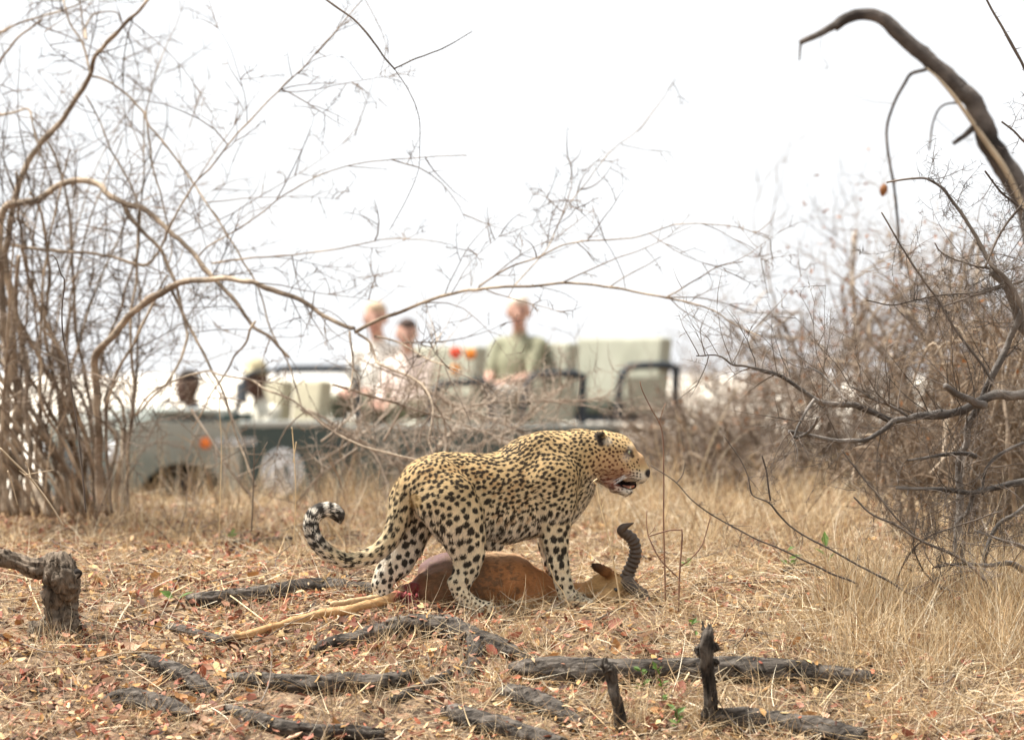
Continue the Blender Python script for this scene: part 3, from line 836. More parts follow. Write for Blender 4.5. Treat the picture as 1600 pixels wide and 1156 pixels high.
def prism(name, poly, y0, y1, m, parent, bev=0.0):
    """polygon in XZ, extruded along Y"""
    bm = bmesh.new()
    vs = [bm.verts.new((x, y0, z)) for x, z in poly]
    f = bm.faces.new(vs)
    r = bmesh.ops.extrude_face_region(bm, geom=[f])
    bmesh.ops.translate(bm, verts=[v for v in r['geom'] if isinstance(v, bmesh.types.BMVert)], vec=(0, y1 - y0, 0))
    if bev: bmesh.ops.bevel(bm, geom=[e for e in bm.edges if abs(e.verts[0].co.y - e.verts[1].co.y) < 1e-6], offset=bev, segments=2, affect='EDGES')
    bmesh.ops.recalc_face_normals(bm, faces=bm.faces[:])
    me = bpy.data.meshes.new(name); bm.to_mesh(me); bm.free(); me.materials.append(m)
    o = bpy.data.objects.new(name, me); COL.objects.link(o); o.parent = parent
    return o

def lathe_y(name, prof, c, m, parent, n=28):
    """profile (y, r) turned round the Y axis at c"""
    a = np.arange(n) / n * 2 * math.pi
    V = np.array([[c[0] + r * math.cos(t), c[1] + y, c[2] + r * math.sin(t)] for y, r in prof for t in a])
    k = len(prof); idx = np.arange(k * n).reshape(k, n)
    F = np.stack([idx[:-1], np.roll(idx[:-1], -1, 1), np.roll(idx[1:], -1, 1), idx[1:]], -1).reshape(-1, 4)
    return mesh_obj(name, V, F, m, parent)

def rail(name, pts, r, m, parent, sides=8):
    V, F = one_tube(np.array(pts, float), r, 8 * len(pts), sides)
    return mesh_obj(name, V, F, m, parent)

def arch(x, z, r, a0, a1, n=12):
    return [(x + r * math.cos(t), z + r * math.sin(t)) for t in np.linspace(a0, a1, n)]
pi = math.pi
for y0, y1 in ((0.52, 0.83), (-0.83, -0.52)):
    prism('wing', [(0.46, 0.62), (0.46, 1.14), (0.40, 1.19), (-0.5, 1.19), (-0.5, 0.55), (-0.45, 0.5)] + arch(0, 0.42, 0.46, pi * 0.97, pi * 0.12), y0, y1, M_FENDER, vehicle)
rbox('bonnet', (-0.52, -0.515, 1.05), (0.5, 0.515, 1.255), M_DUSTY_SHEEN, vehicle, 0.04, 3)
gr = rbox('grille', (0.44, -0.515, 0.62), (0.5, 0.515, 1.045), M_GRN, vehicle, 0.01)
for k in range(7): rbox('slat', (0.502, -0.4, 0.68 + k * 0.05), (0.512, 0.4, 0.7 + k * 0.05), M_DARK, gr, 0)
for y in (-0.67, 0.67):
    a = np.arange(20) / 20 * 2 * pi
    V = np.concatenate([[[0.515 + dx, y + r * math.cos(t), 0.95 + r * math.sin(t)] for t in a] for dx, r in ((0, 0.1), (0.02, 0.1), (0.03, 0.085), (0.05, 0.03))])
    idx = np.arange(80).reshape(4, 20)
    F = np.stack([idx[:-1], np.roll(idx[:-1], -1, 1), np.roll(idx[1:], -1, 1), idx[1:]], -1).reshape(-1, 4)
    mesh_obj('headlight', V, [F, idx[3][None]], M_GLASS, vehicle)
rbox('bumper', (0.49, -0.86, 0.48), (0.58, 0.86, 0.62), M_DARK, vehicle, 0.02)
rbox('dashboard', (-0.64, -0.78, 0.95), (-0.52, 0.78, 1.26), M_GRN, vehicle, 0.02)
ws = rail('windscreen_frame', [(-0.5, -0.74, 1.275), (0.05, -0.74, 1.285), (0.1, -0.70, 1.285), (0.1, 0.7, 1.285), (0.05, 0.74, 1.285), (-0.5, 0.74, 1.275)], 0.02, M_DUSTY_SHEEN, vehicle)
rbox('windscreen_pane', (-0.48, -0.71, 1.272), (0.08, 0.71, 1.28), M_GLASS, ws, 0)
for s in (1, -1):
    y0, y1 = sorted((0.79 * s, 0.835 * s))
    dr = prism('door', [(-0.505, 0.55), (-0.505, 1.15), (-1.44, 1.15), (-1.44, 0.55)], y0, y1, M_GRN, vehicle, 0.008)
    rbox('door_capping', (-1.44, min(0.76 * s, 0.85 * s), 1.152), (-0.505, max(0.76 * s, 0.85 * s), 1.2), M_DUSTY_SHEEN, dr, 0.015)
    rbox('handle', (-1.38, min(0.84 * s, 0.86 * s), 0.98), (-1.26, max(0.84 * s, 0.86 * s), 1.01), M_DARK, dr, 0.005)
    sd = prism('side_panel', [(-1.45, 0.55), (-1.45, 1.12), (-4.0, 1.12), (-4.0, 0.62), (-3.62, 0.6)] + arch(-3.2, 0.45, 0.45, pi * 0.1, pi * 0.9)[::1] [::-1] + [(-2.72, 0.55)], *sorted((0.78 * s, 0.83 * s)), M_GRN, vehicle)
    rbox('capping', (-4.0, min(0.74 * s, 0.85 * s), 1.122), (-1.47, max(0.74 * s, 0.85 * s), 1.16), M_DUSTY_SHEEN, sd, 0.01)
rbox('tailgate', (-4.05, -0.775, 0.62), (-4.005, 0.775, 1.12), M_GRN, vehicle, 0.008)
rbox('deck', (-4.0, -0.775, 0.62), (-0.65, 0.775, 0.68), M_DARK, vehicle, 0)
rbox('chassis', (-4.0, -0.42, 0.44), (0.55, 0.42, 0.58), M_DARK, vehicle, 0.01)
for x in (0.0, -3.2):
    rbox('axle', (x - 0.05, -0.62, 0.34), (x + 0.05, 0.62, 0.44), M_DARK, vehicle, 0.02)
    for s in (1, -1):
        w = empty('wheel', (x, 0.72 * s, 0.39), 0 if s > 0 else pi, vehicle)
        lathe_y('tyre', [(-0.11, 0.22), (-0.11, 0.34), (-0.08, 0.385), (0.08, 0.385), (0.11, 0.34), (0.11, 0.22), (-0.11, 0.22)], (0, 0, 0), M_RUB, w)
        lathe_y('rim', [(0.07, 0.222), (0.095, 0.222), (0.06, 0.18), (0.04, 0.09), (0.09, 0.07), (0.10, 0.001)], (0, 0, 0), M_RIM, w)
# side lamp, lettering plate and round badge on the near side
lathe_y('side_lamp', [(0, 0.045), (0.015, 0.045), (0.03, 0.035), (0.036, 0.001)], (-0.19, 0.83, 1.03), M_ORANGE, vehicle, 16)
pl = rbox('lettering_plate', (-0.62, 0.838, 1.012), (-0.28, 0.845, 1.066), M_WHITE, vehicle, 0.012)
for k in range(9):
    if k == 4: continue
    x = -0.31 - k * 0.034
    rbox('letter', (x - 0.018, 0.846, 1.022), (x, 0.849, 1.056), M_GREYP, pl, 0.006)
bx, bz = -0.86, 0.80
bd = lathe_y('badge', [(0.0, 0.185), (0.006, 0.185), (0.008, 0.18), (0.008, 0.001)], (bx, 0.836, bz), M_WHITE, vehicle, 40)
lathe_y('ring', [(0.009, 0.135), (0.012, 0.133), (0.012, 0.122), (0.009, 0.12)], (bx, 0.836, bz), M_GREYP, bd, 40)
V, F = [], []
bag = Bag()
for k in range(26):
    t = k / 26 * 2 * pi
    if k in (6, 7, 19, 20): continue
    c, s_ = math.cos(t), math.sin(t)
    q = [(bx + c * r - s_ * w, 0.8455, bz + s_ * r + c * w) for r, w in ((0.147, -0.012), (0.147, 0.012), (0.172, 0.009), (0.172, -0.009))]
    bag.add(q, [[0, 1, 2, 3]])
o = bag.obj('ring_lettering', M_GREYP, bd, smooth=False)
bag = Bag()
for poly in ([(-0.07, -0.05), (-0.02, -0.06), (0.0, 0.03), (-0.03, 0.08), (-0.06, 0.03)], [(0.02, -0.07), (0.07, -0.03), (0.06, 0.05), (0.03, 0.02)], [(-0.09, -0.085), (0.09, -0.085), (0.08, -0.072), (-0.08, -0.072)]):
    bag.add([(bx + a, 0.8452, bz + b) for a, b in poly], [list(range(len(poly)))])
bag.obj('crest', M_GREYP, bd, smooth=False)
rbox('door_seam', (-1.452, 0.832, 0.6), (-1.444, 0.838, 1.14), M_DARK, vehicle, 0)
mi = rail('mirror_arm', [(-0.45, 0.80, 1.2), (-0.44, 0.92, 1.3), (-0.44, 0.95, 1.36)], 0.012, M_DARK, vehicle, 6)
rbox('mirror', (-0.46, 0.90, 1.34), (-0.42, 1.04, 1.50), M_DARK, mi, 0.012)
# grab hoop over the door
rail('grab_rail', [(-0.5, 0.74, 1.26), (-0.56, 0.74, 1.5), (-0.68, 0.74, 1.585), (-1.0, 0.74, 1.595), (-1.4, 0.74, 1.595), (-1.52, 0.74, 1.56), (-1.58, 0.74, 1.4), (-1.58, 0.74, 1.15)], 0.016, M_DARK, vehicle)
rail('grab_rail', [(-1.62, -0.74, 1.15), (-1.62, -0.74, 1.55), (-1.62, -0.66, 1.62), (-1.62, 0.6, 1.62), (-1.62, 0.7, 1.56), (-1.62, 0.74, 1.15)], 0.016, M_DARK, vehicle)
# front seats
for y in (-0.38, 0.3):
    b = rbox('front_seat', (-1.42, y - 0.24, 1.0), (-1.30, y + 0.24, 1.52), M_BEIGE, vehicle, 0.04, 3, rot=((-1.36, y, 1.0), 'Y', -0.12))
    rbox('cushion', (-1.32, y - 0.24, 0.80), (-0.82, y + 0.24, 0.94), M_BEIGE, b, 0.04, 3)
    rbox('seat_base', (-1.3, y - 0.22, 0.682), (-0.86, y + 0.22, 0.80), M_DARK, b, 0)
# three raised benches
for s, seat, top, lab in ((2.69, 1.20, 1.80, None), (3.57, 1.27, 1.83, None), (4.48, 1.34, 1.88, None)):
    be = empty('bench', (-s, 0, 0), 0, vehicle)
    rbox('backrest', (-0.07, -0.7, seat - 0.02), (0.05, 0.7, top), M_CANVAS, be, 0.04, 3, rot=((0, 0, seat), 'Y', -0.10))
    rbox('cushion', (0.03, -0.68, seat - 0.12), (0.52, 0.68, seat - 0.01), M_SEATD if s > 4 else M_CANVAS, be, 0.035, 3)
    rbox('seat_frame', (-0.06, -0.7, seat - 0.17), (0.54, 0.7, seat - 0.125), M_DARK, be, 0)
    for sg in (1, -1):
        y = 0.73 * sg
        rail('armrest', [(-0.10, y, seat + 0.28), (-0.02, y, seat + 0.30), (0.28, y, seat + 0.29), (0.38, y, seat + 0.25), (0.43, y, seat + 0.1), (0.45, y, seat - 0.16)], 0.032, M_DARK, be)
        rail('side_post', [(-0.12, y, seat - 0.16), (-0.12, y, seat + 0.1), (-0.13, y, seat + 0.3)], 0.036, M_DARK, be)
        rbox('side_panel', (-0.03, y - 0.012, seat - 0.1), (0.36, y + 0.012, seat + 0.2), M_CANVAS, be, 0.01)
        for x in (0.46, -0.05):
            bot = 0.68 if s < 4 else 0.9
            rail('post', [(x, y * 0.9, seat - 0.17), (x, y * 0.9, bot)], 0.025, M_DARK, be, 6)
    if s > 4:
        rbox('cantilever_beam', (-0.1, 0.55, 0.86), (0.62, 0.61, 0.92), M_DARK, be, 0)
        rbox('cantilever_beam', (-0.1, -0.61, 0.86), (0.62, -0.55, 0.92), M_DARK, be, 0)

# ------------------------------------------------------------------ people in the vehicle
M_PERSON = mat('person', rough=0.8, attr=True, var=0.08, scale=20)
M_HAIR = mat('hair', attr=True, rough=0.8, var=0.25, scale=40)

def person(label, x, y, seat, skin, top, bottom, hands, hair=None, hat=None, lean=0.0, turn=0.0, sc=1.0, sleeves=True, legs=True, yaw=0.0):
    """a seated figure facing +X of the vehicle: one continuous body; turn = head yaw towards the camera (left of travel)"""
    S_ = Sdf()
    def R(p): return np.asarray(p, float) * sc
    cl, sk, pt, sh = top, skin, bottom, (0.06, 0.05, 0.04)
    def tl(p):                                     # lean the trunk forward about the hips
        px, py, pz = p
        return (px + pz * math.sin(lean), py, pz * math.cos(lean))
    S_.cap(R(tl((0, -0.06, 0.10))), 0.125 * sc, R(tl((0, 0.06, 0.10))), 0.125 * sc, 0.04, 1, pt)
    S_.cap(R(tl((0.0, 0, 0.14))), 0.125 * sc, R(tl((-0.02, 0, 0.36))), 0.125 * sc, 0.05, 1.25, cl)
    S_.cap(R(tl((-0.02, 0, 0.34))), 0.12 * sc, R(tl((-0.02, 0, 0.45))), 0.105 * sc, 0.05, 1.3, cl)
    S_.cap(R(tl((-0.02, -0.15, 0.51))), 0.065 * sc, R(tl((-0.02, 0.15, 0.51))), 0.065 * sc, 0.05, 1, cl)
    S_.cap(R(tl((-0.015, 0, 0.54))), 0.058 * sc, R(tl((0.01, 0, 0.66))), 0.052 * sc, 0.03, 1, sk)
    S_.cap(R(tl((-0.015, 0, 0.545))), 0.07 * sc, R(tl((-0.01, 0, 0.575))), 0.066 * sc, 0.02, 1, cl)      # collar
    # head, turned
    hc = A(*tl((0.03, 0, 0.755)))
    ct, st_ = math.cos(turn), math.sin(turn)
    def hd(p):
        p = np.asarray(p) * 1.1
        return R(hc + A(p[0] * ct - p[1] * st_, p[0] * st_ + p[1] * ct, p[2]))
    S_.cap(hd((-0.012, 0, 0.035)), 0.101 * sc, None, None, 0.02, 0.86, sk)
    S_.cap(hd((0.028, 0, -0.02)), 0.077 * sc, hd((0.045, 0, -0.075)), 0.046 * sc, 0.03, 0.9, sk)
    S_.cap(hd((0.092, 0, 0.005)), 0.010 * sc, hd((0.112, 0, -0.022)), 0.015 * sc, 0.012, 1, sk)
    lip = tuple(np.array(sk) * A(0.75, 0.5, 0.5))
    S_.cap(hd((0.088, -0.02, -0.058)), 0.008 * sc, hd((0.088, 0.02, -0.058)), 0.008 * sc, 0.006, 1, lip)
    for g in (1, -1):
        S_.cap(hd((0.072, 0.033 * g, 0.012)), 0.012 * sc, None, None, 0.006, 1, (0.03, 0.025, 0.02))
        S_.cap(hd((0.076, 0.016 * g, 0.03)), 0.008 * sc, hd((0.068, 0.048 * g, 0.03)), 0.007 * sc, 0.01, 1, tuple(np.array(sk) * 0.6))
        S_.cap(hd((-0.01, 0.083 * g, 0.015)), 0.018 * sc, hd((-0.015, 0.085 * g, -0.02)), 0.012 * sc, 0.008, 0.6, sk)
        shd = A(*tl((-0.02, 0.20 * g, 0.50)))
        hand = A(*hands[0 if g > 0 else 1])
        mid = (shd + hand) / 2; v = hand - shd
        L_ = np.linalg.norm(v)
        need = math.sqrt(max(0.0, (0.29 ** 2) - (L_ / 2) ** 2))
        out = unit(A(-0.25, 0.5 * g, -1.0) - v * np.dot(A(-0.25, 0.5 * g, -1.0), v) / max(L_ * L_, 1e-6))
        el = mid + out * need
        cut = 0.55 if not sleeves else 1.0
        S_.cap(R(shd), 0.062 * sc, R(el), 0.046 * sc, 0.03, 1, cl)
        wr = el + (hand - el) * 0.92
        S_.cap(R(el), 0.043 * sc, R(wr), 0.03 * sc, 0.02, 1, cl if sleeves else sk)
        # hand: palm, four fingers, thumb, curled down over what it rests on
        f = unit(hand - el); s_ = unit(np.cross(f, A(0, 0, 1))); n_ = np.cross(s_, f)
        S_.cap(R(hand), 0.028 * sc, R(hand + f * 0.07), 0.03 * sc, 0.015, 1, sk)
        for j, (o_, l_) in enumerate(((-0.03, 0.065), (-0.01, 0.078), (0.01, 0.072), (0.03, 0.055))):
            b0 = hand + f * 0.085 + s_ * o_; b1 = b0 + f * l_ * 0.5 - n_ * 0.012; b2 = b1 + f * l_ * 0.3 - n_ * 0.03
            S_.cap(R(b0), 0.0105 * sc, R(b1), 0.0095 * sc, 0.004, 1, sk); S_.cap(R(b1), 0.0095 * sc, R(b2), 0.0085 * sc, 0.004, 1, sk)
        t0 = hand + f * 0.02 - s_ * 0.025 * g; t1 = t0 + f * 0.04 - s_ * 0.03 * g; t2 = t1 + f * 0.03 - n_ * 0.01
        S_.cap(R(t0), 0.013 * sc, R(t1), 0.011 * sc, 0.006, 1, sk); S_.cap(R(t1), 0.011 * sc, R(t2), 0.009 * sc, 0.004, 1, sk)
        if legs:
            hip = A(0.02, 0.09 * g, 0.085); kn = A(0.43, 0.14 * g, 0.11); an = A(0.44, 0.13 * g, -0.32)
            S_.cap(R(hip), 0.095 * sc, R(kn), 0.066 * sc, 0.03, 1, pt)
            S_.cap(R(kn), 0.062 * sc, R(an), 0.042 * sc, 0.02, 1, pt)
            S_.cap(R(an + A(-0.02, 0, -0.05)), 0.042 * sc, R(an + A(0.16, 0, -0.075)), 0.034 * sc, 0.02, 1, sh)
    V, F = S_.mesh(0.0095)
    V = smooth_mesh(V, F, 1)
    C = S_.colour(V, 0.004)
    loc = Vector(VO) + Matrix.Rotation(VYAW, 3, 'Z') @ Vector((x, y, seat))
    body = mesh_obj('person', V, F, M_PERSON, None, C, True, loc)
    body.rotation_euler = (0, 0, VYAW + yaw)
    tag(body, label, 'person', 'people in the safari vehicle')
    if hair is not None:
        H = Sdf()
        H.cap(hd((-0.03, 0, 0.06)), 0.096 * sc, None, None, 0.02, 0.92, hair)
        H.cap(hd((-0.055, 0, 0.01)), 0.07 * sc, hd((-0.05, 0, -0.03)), 0.055 * sc, 0.02, 1.05, hair)
        H.cap(hd((0.03, 0, 0.085)), 0.05 * sc, None, None, 0.03, 1.1, hair)
        v, f = H.mesh(0.009); mesh_obj('hair', v, f, M_HAIR, body, H.colour(v))
    if hat is not None:
        H = Sdf()
        H.cap(hd((-0.015, 0, 0.07)), 0.107 * sc, hd((-0.012, 0, 0.085)), 0.093 * sc, 0.02, 0.95, hat)
        H.cap(hd((0.08, -0.02, 0.065)), 0.03 * sc, hd((0.13, 0.0, 0.055)), 0.028 * sc, 0.02, 1.8, hat)
        v, f = H.mesh(0.009)
        zz = hd((0, 0, 0.045))[2]
        v[:, 2] = np.maximum(v[:, 2], zz)
        mesh_obj('cap', v, f, M_HAIR, body, H.colour(v))
    return body

SK_D, SK_L = (0.085, 0.045, 0.03), (0.52, 0.30, 0.22)
person('driver with short dark hair in a pale blue-grey shirt behind the wheel', -0.72, -0.36, 0.70 + 0.0, SK_D, (0.38, 0.43, 0.48), (0.10, 0.10, 0.09),
       ((0.42, 0.1, 0.42), (0.44, -0.14, 0.42)), hair=(0.02, 0.017, 0.015), lean=0.12, turn=0.5)
person('guide in a khaki cap and cream shirt beside the driver', -0.96, 0.30, 0.76, SK_D, (0.62, 0.58, 0.47), (0.12, 0.11, 0.08),
       ((0.40, 0.14, 0.16), (0.40, -0.12, 0.16)), hat=(0.42, 0.36, 0.22), lean=0.05, turn=0.7)
person('fair-haired man in a white shirt, front passenger bench', -2.40, -0.40, 1.22, SK_L, (0.80, 0.76, 0.68), (0.14, 0.14, 0.09),
       ((0.36, 0.10, 0.20), (0.36, -0.10, 0.20)), hair=(0.45, 0.33, 0.22), lean=0.06, turn=0.4, yaw=0.55, sc=1.05)
person('woman with dark brown hair in a pale pink top beside the man in white', -2.44, 0.02, 1.17, SK_L, (0.80, 0.66, 0.58), (0.16, 0.16, 0.10),
       ((0.36, 0.10, 0.18), (0.36, -0.08, 0.18)), hair=(0.07, 0.045, 0.035), lean=0.0, turn=0.4, yaw=0.5, sc=0.94)
person('older man in an olive green shirt on the middle bench, hands folded on his lap', -3.28, 0.30, 1.29, SK_L, (0.24, 0.235, 0.15), (0.40, 0.38, 0.33),
       ((0.30, 0.06, 0.18), (0.31, -0.04, 0.20)), hair=(0.62, 0.52, 0.42), lean=-0.14, turn=0.5, yaw=0.45, sc=1.04, sleeves=False)
# steering wheel
n = 24; a = np.arange(n + 1) / n * 2 * pi
ring = np.stack([0.03 * np.cos(a) , 0.19 * np.sin(a), 0.19 * np.cos(a)], -1)[:, [0, 1, 2]]
V, F = tubes(ring[None], np.full((1, n + 1), 0.014), 6)
sw = empty('steering_wheel', (-0.80 + 0.42, -0.38, 1.17), 0, vehicle); sw.rotation_euler = (0, -0.5, 0)
mesh_obj('rim', V, F, M_DARK, sw)
rail('column', [(0.25, 0, -0.05), (0, 0, 0)], 0.02, M_DARK, sw, 6)
# red and orange flowers carried behind the man in white
for i, (px, py, c) in enumerate(((712, 551, (0.75, 0.06, 0.02)), (735, 553, (0.72, 0.24, 0.04)), (712, 577, (0.70, 0.28, 0.06)))):
    m = simple('bloom_%d' % i, c, 0.7)
    Sd = Sdf()
    for k in range(6):
        t = k / 6 * 2 * pi
        Sd.cap((0, 0, 0), 0.022, (0.03 * math.cos(t), 0.012 * (k % 2), 0.03 * math.sin(t)), 0.020, 0.01, 1, c)
    v, f = Sd.mesh(0.007)
    o = mesh_obj('red_flower' if i == 0 else 'orange_flower', v, f, m, loc=tuple(P(px, py, 32.6)))
    tag(o, ['blurred red bloom between the passengers of the two benches', 'blurred orange bloom just right of the red one', 'orange bloom just below the red one'][i], 'flower')
    V, F = one_tube(A([0, 0.02, 0], [0.01, 0.03, -0.2], [0.02, 0.05, -0.45]), 0.004, 10, 5); mesh_obj('stalk', V, F, M_TWIG_L, o)

# ------------------------------------------------------------------ leopard
LD = 16.0                                   # distance of the leopard's middle
def LP(px, py, y=0.0):
    """leopard-local point (origin on the ground at photo column 800) from a photo pixel and a lateral offset (+ = away)"""
    return A((px - 800) / 400.0, y, (946 - py) / 400.0)
def r4(px): return px / 400.0
def cy(px): return 0.22 * (px - 800) / 400.0      # the spine runs slightly away from the camera towards the head

LEO = Sdf()
W = (1, 1, 1)
def leg(pts, k=0.03, sy=0.8):
    LEO.chain([(LP(px, py, cy(px) + y), r4(r)) for px, py, y, r in pts], k, sy)
# trunk
trunk = [(672, 761, 47), (692, 762, 54), (725, 768, 58), (755, 774, 62), (785, 775, 65), (815, 768, 69), (842, 753, 73), (862, 745, 69)]
for (a, b) in zip(trunk[:-1], trunk[1:]):
    LEO.cap(LP(a[0], a[1], cy(a[0])), r4(a[2]), LP(b[0], b[1], cy(b[0])), r4(b[2]), 0.03, 0.66)
LEO.cap(LP(843, 703, cy(843) - 0.055), r4(28), LP(860, 738, cy(860) - 0.092), r4(34), 0.025, 0.8)      # near shoulder blade
LEO.cap(LP(846, 703, cy(846) + 0.055), r4(28), LP(862, 740, cy(862) + 0.092), r4(34), 0.025, 0.8)
LEO.cap(LP(868, 790, cy(868)), r4(36), LP(884, 760, cy(884)), r4(34), 0.05, 0.9)                    # brisket
LEO.cap(LP(800, 816, cy(800)), r4(21), LP(830, 806, cy(830)), r4(27), 0.05, 1.1)
LEO.cap(LP(740, 812, cy(740)), r4(29), LP(790, 822, cy(790)), r4(21), 0.05, 1.0)                    # belly
LEO.cap(LP(764, 850, cy(764)), r4(8), LP(780, 853, cy(780)), r4(5), 0.03, 1.0)
# neck
LEO.cap(LP(868, 727, cy(868)), r4(53), LP(903, 713, cy(903)), r4(40), 0.03, 0.78)
LEO.cap(LP(903, 713, cy(903)), r4(40), LP(936, 708, cy(936)), r4(34), 0.03, 0.85)
# hind quarters
leg([(680, 756, -0.062, 44), (698, 780, -0.098, 46), (714, 808, -0.108, 42), (726, 836, -0.105, 33), (732, 862, -0.105, 25), (730, 884, -0.105, 19.5), (722, 902, -0.105, 16.5)], 0.016)
leg([(722, 902, -0.105, 16), (713, 908, -0.105, 11.5), (720, 922, -0.108, 11.5), (736, 938, -0.112, 11), (750, 947, -0.115, 11)], 0.015, 0.9)
leg([(666, 758, 0.06, 42), (652, 785, 0.08, 42), (642, 815, 0.09, 35), (634, 850, 0.095, 26), (620, 878, 0.095, 23), (603, 898, 0.095, 18)])
leg([(603, 898, 0.095, 17), (597, 912, 0.095, 15), (598, 928, 0.095, 13), (604, 938, 0.10, 13), (616, 941, 0.10, 11)], 0.015, 0.9)
# fore legs
leg([(862, 752, -0.088, 45), (868, 785, -0.098, 32), (868, 815, -0.09, 23), (868, 848, -0.09, 19), (872, 880, -0.09, 15.5), (880, 908, -0.09, 13), (885, 926, -0.09, 12.5), (890, 936, -0.09, 12)], 0.018)
leg([(858, 752, 0.075, 46), (864, 785, 0.085, 31), (863, 815, 0.09, 22), (862, 848, 0.09, 19), (866, 880, 0.09, 15.5), (874, 908, 0.09, 13), (878, 926, 0.09, 12.5), (884, 932, 0.09, 12)], 0.03)
def paw(px, py, y, ang=0.0, s=1.0):
    """heel at px,py; four toes forward"""
    c = LP(px, py, cy(px) + y)
    f = A(math.cos(ang), math.sin(ang), -0.06); sd = A(-math.sin(ang), math.cos(ang), 0)
    LEO.cap(c, 0.031 * s, c + f * 0.03 * s, 0.03 * s, 0.02)
    for o, l in ((-0.03, 0.042), (-0.011, 0.055), (0.011, 0.055), (0.03, 0.042)):
        b = c + f * 0.03 * s + sd * o * s
        LEO.cap(b + A(0, 0, -0.002), 0.0165 * s, b + f * l * s * 0.55 + A(0, 0, -0.006), 0.0155 * s, 0.004)
        LEO.cap(b + f * l * s * 0.55 + A(0, 0, -0.006), 0.0155 * s, b + f * l * s + A(0, 0, -0.014), 0.011 * s, 0.004)
paw(752, 947, -0.115, -0.25)
paw(612, 935, 0.10, 0.3)
paw(893, 936, -0.09, -0.1)
paw(886, 930, 0.09, 0.1)
# tail: hangs from the rump, sweeps left and curls up
TAIL = [(660, 742, 24), (646, 752, 20.5), (637, 770, 17.5), (630, 790, 16.5), (621, 818, 15), (607, 846, 13.2), (582, 865, 12), (551, 873, 11), (524, 866, 10.5), (503, 849, 10.5), (491, 827, 10.5), (491, 807, 10.5), (503, 796, 10.5), (519, 794, 10.3), (530, 800, 9.5), (533, 806, 6.5)]
tp = spline(np.array([[*LP(px, py, cy(px) - 0.02), r4(r)] for px, py, r in TAIL]), 60)
for a, b in zip(tp[:-1], tp[1:]): LEO.cap(a[:3], a[3], b[:3], b[3], 0.008)
# groin
LEO.cap(LP(652, 777, cy(651) - 0.005), r4(8.5), LP(651, 783, cy(650) - 0.005), r4(7.5), 0.010)
# head, local offsets (dy) about its own mid-plane
HY = cy(950)
def hp(px, py, dy=0.0): return LP(px, py, HY + dy)
LEO.cap(hp(948, 709), r4(33), hp(962, 708), r4(31), 0.03, 0.9)          # skull
LEO.cap(hp(941, 728), r4(26), hp(955, 733), r4(24), 0.025, 0.95)          # jaw muscle and cheek
for g in (-1, 1):
    LEO.cap(hp(956, 728, 0.035 * g), r4(20), hp(974, 730, 0.03 * g), r4(14), 0.02)
    LEO.cap(hp(973, 703, 0.032 * g), r4(9), hp(986, 702, 0.026 * g), r4(6.5), 0.015)    # brow
    LEO.cap(hp(984, 738, 0.024 * g), r4(14.5), hp(1001, 743, 0.019 * g), r4(11), 0.012)  # whisker pad
    LEO.cap(hp(938, 697, 0.050 * g), r4(10), hp(941, 685, 0.060 * g), r4(7.5), 0.012, 0.8)  # ear
    LEO.cap(hp(941, 691, 0.066 * g), r4(9), hp(939, 680, 0.070 * g), r4(7), 0.006, 0.7)
LEO.cap(hp(976, 707), r4(15), hp(995, 721), r4(11.5), 0.02, 1.3)         # bridge of nose
LEO.cap(hp(996, 721), r4(12), hp(1008, 738), r4(8.5), 0.015, 1.25)
LEO.cap(hp(978, 728), r4(19), hp(1000, 739), r4(13), 0.02, 1.1)         # muzzle
LEO.p.append((hp(966, 754, -0.042), r4(3.5), hp(1014, 764, -0.040), r4(7.5), 0.005, 3.2, np.ones(3), True))   # open mouth
LEO.cap(hp(950, 747), r4(13), hp(963, 761), r4(8.5), 0.012, 1.8)        # lower jaw
LEO.cap(hp(963, 763), r4(7.5), hp(979, 769), r4(6.5), 0.008, 2.0)
LEO.cap(hp(979, 769), r4(6.5), hp(985, 768), r4(5.0), 0.006, 1.9)
LEO.cap(hp(968, 757, 0.022), r4(7), hp(990, 759, 0.024), r4(6.5), 0.004, 0.5)   # far lip closing the mouth
LEO.p.append((hp(953, 690, -0.0) + A(-0.022, -0.083, 0.01), r4(6.0), hp(950, 690) + A(-0.02, -0.083, 0.0), r4(5), 0.006, 0.7, np.ones(3), True))   # ear hollow, near side
LH = 0.0034
LV, LF_ = LEO.mesh(LH)
LV = smooth_mesh(LV, LF_, 2)
LN = vnormals(LV, LF_)
lx, lz = LV[:, 0], LV[:, 2]
lpx = 800 + lx * 400; lpy = 946 - lz * 400
ly = LV[:, 1] - 0.22 * lx                   # lateral, about the spine

tail_d = np.min(np.linalg.norm(LV[:, None, :] - tp[None, 6::3, :3], axis=2) - tp[None, 6::3, 3], axis=1) if len(LV) < 400000 else np.ones(len(LV))
tail_k = np.argmin(np.linalg.norm(LV[:, None, :] - tp[None, :, :3], axis=2), axis=1)
is_tail = (tail_d < 0.012) & (lpx < 655) & ~((lpx > 598) & (LV[:, 1] > cy(620) + 0.045))
tail_s = tail_k / 59.0
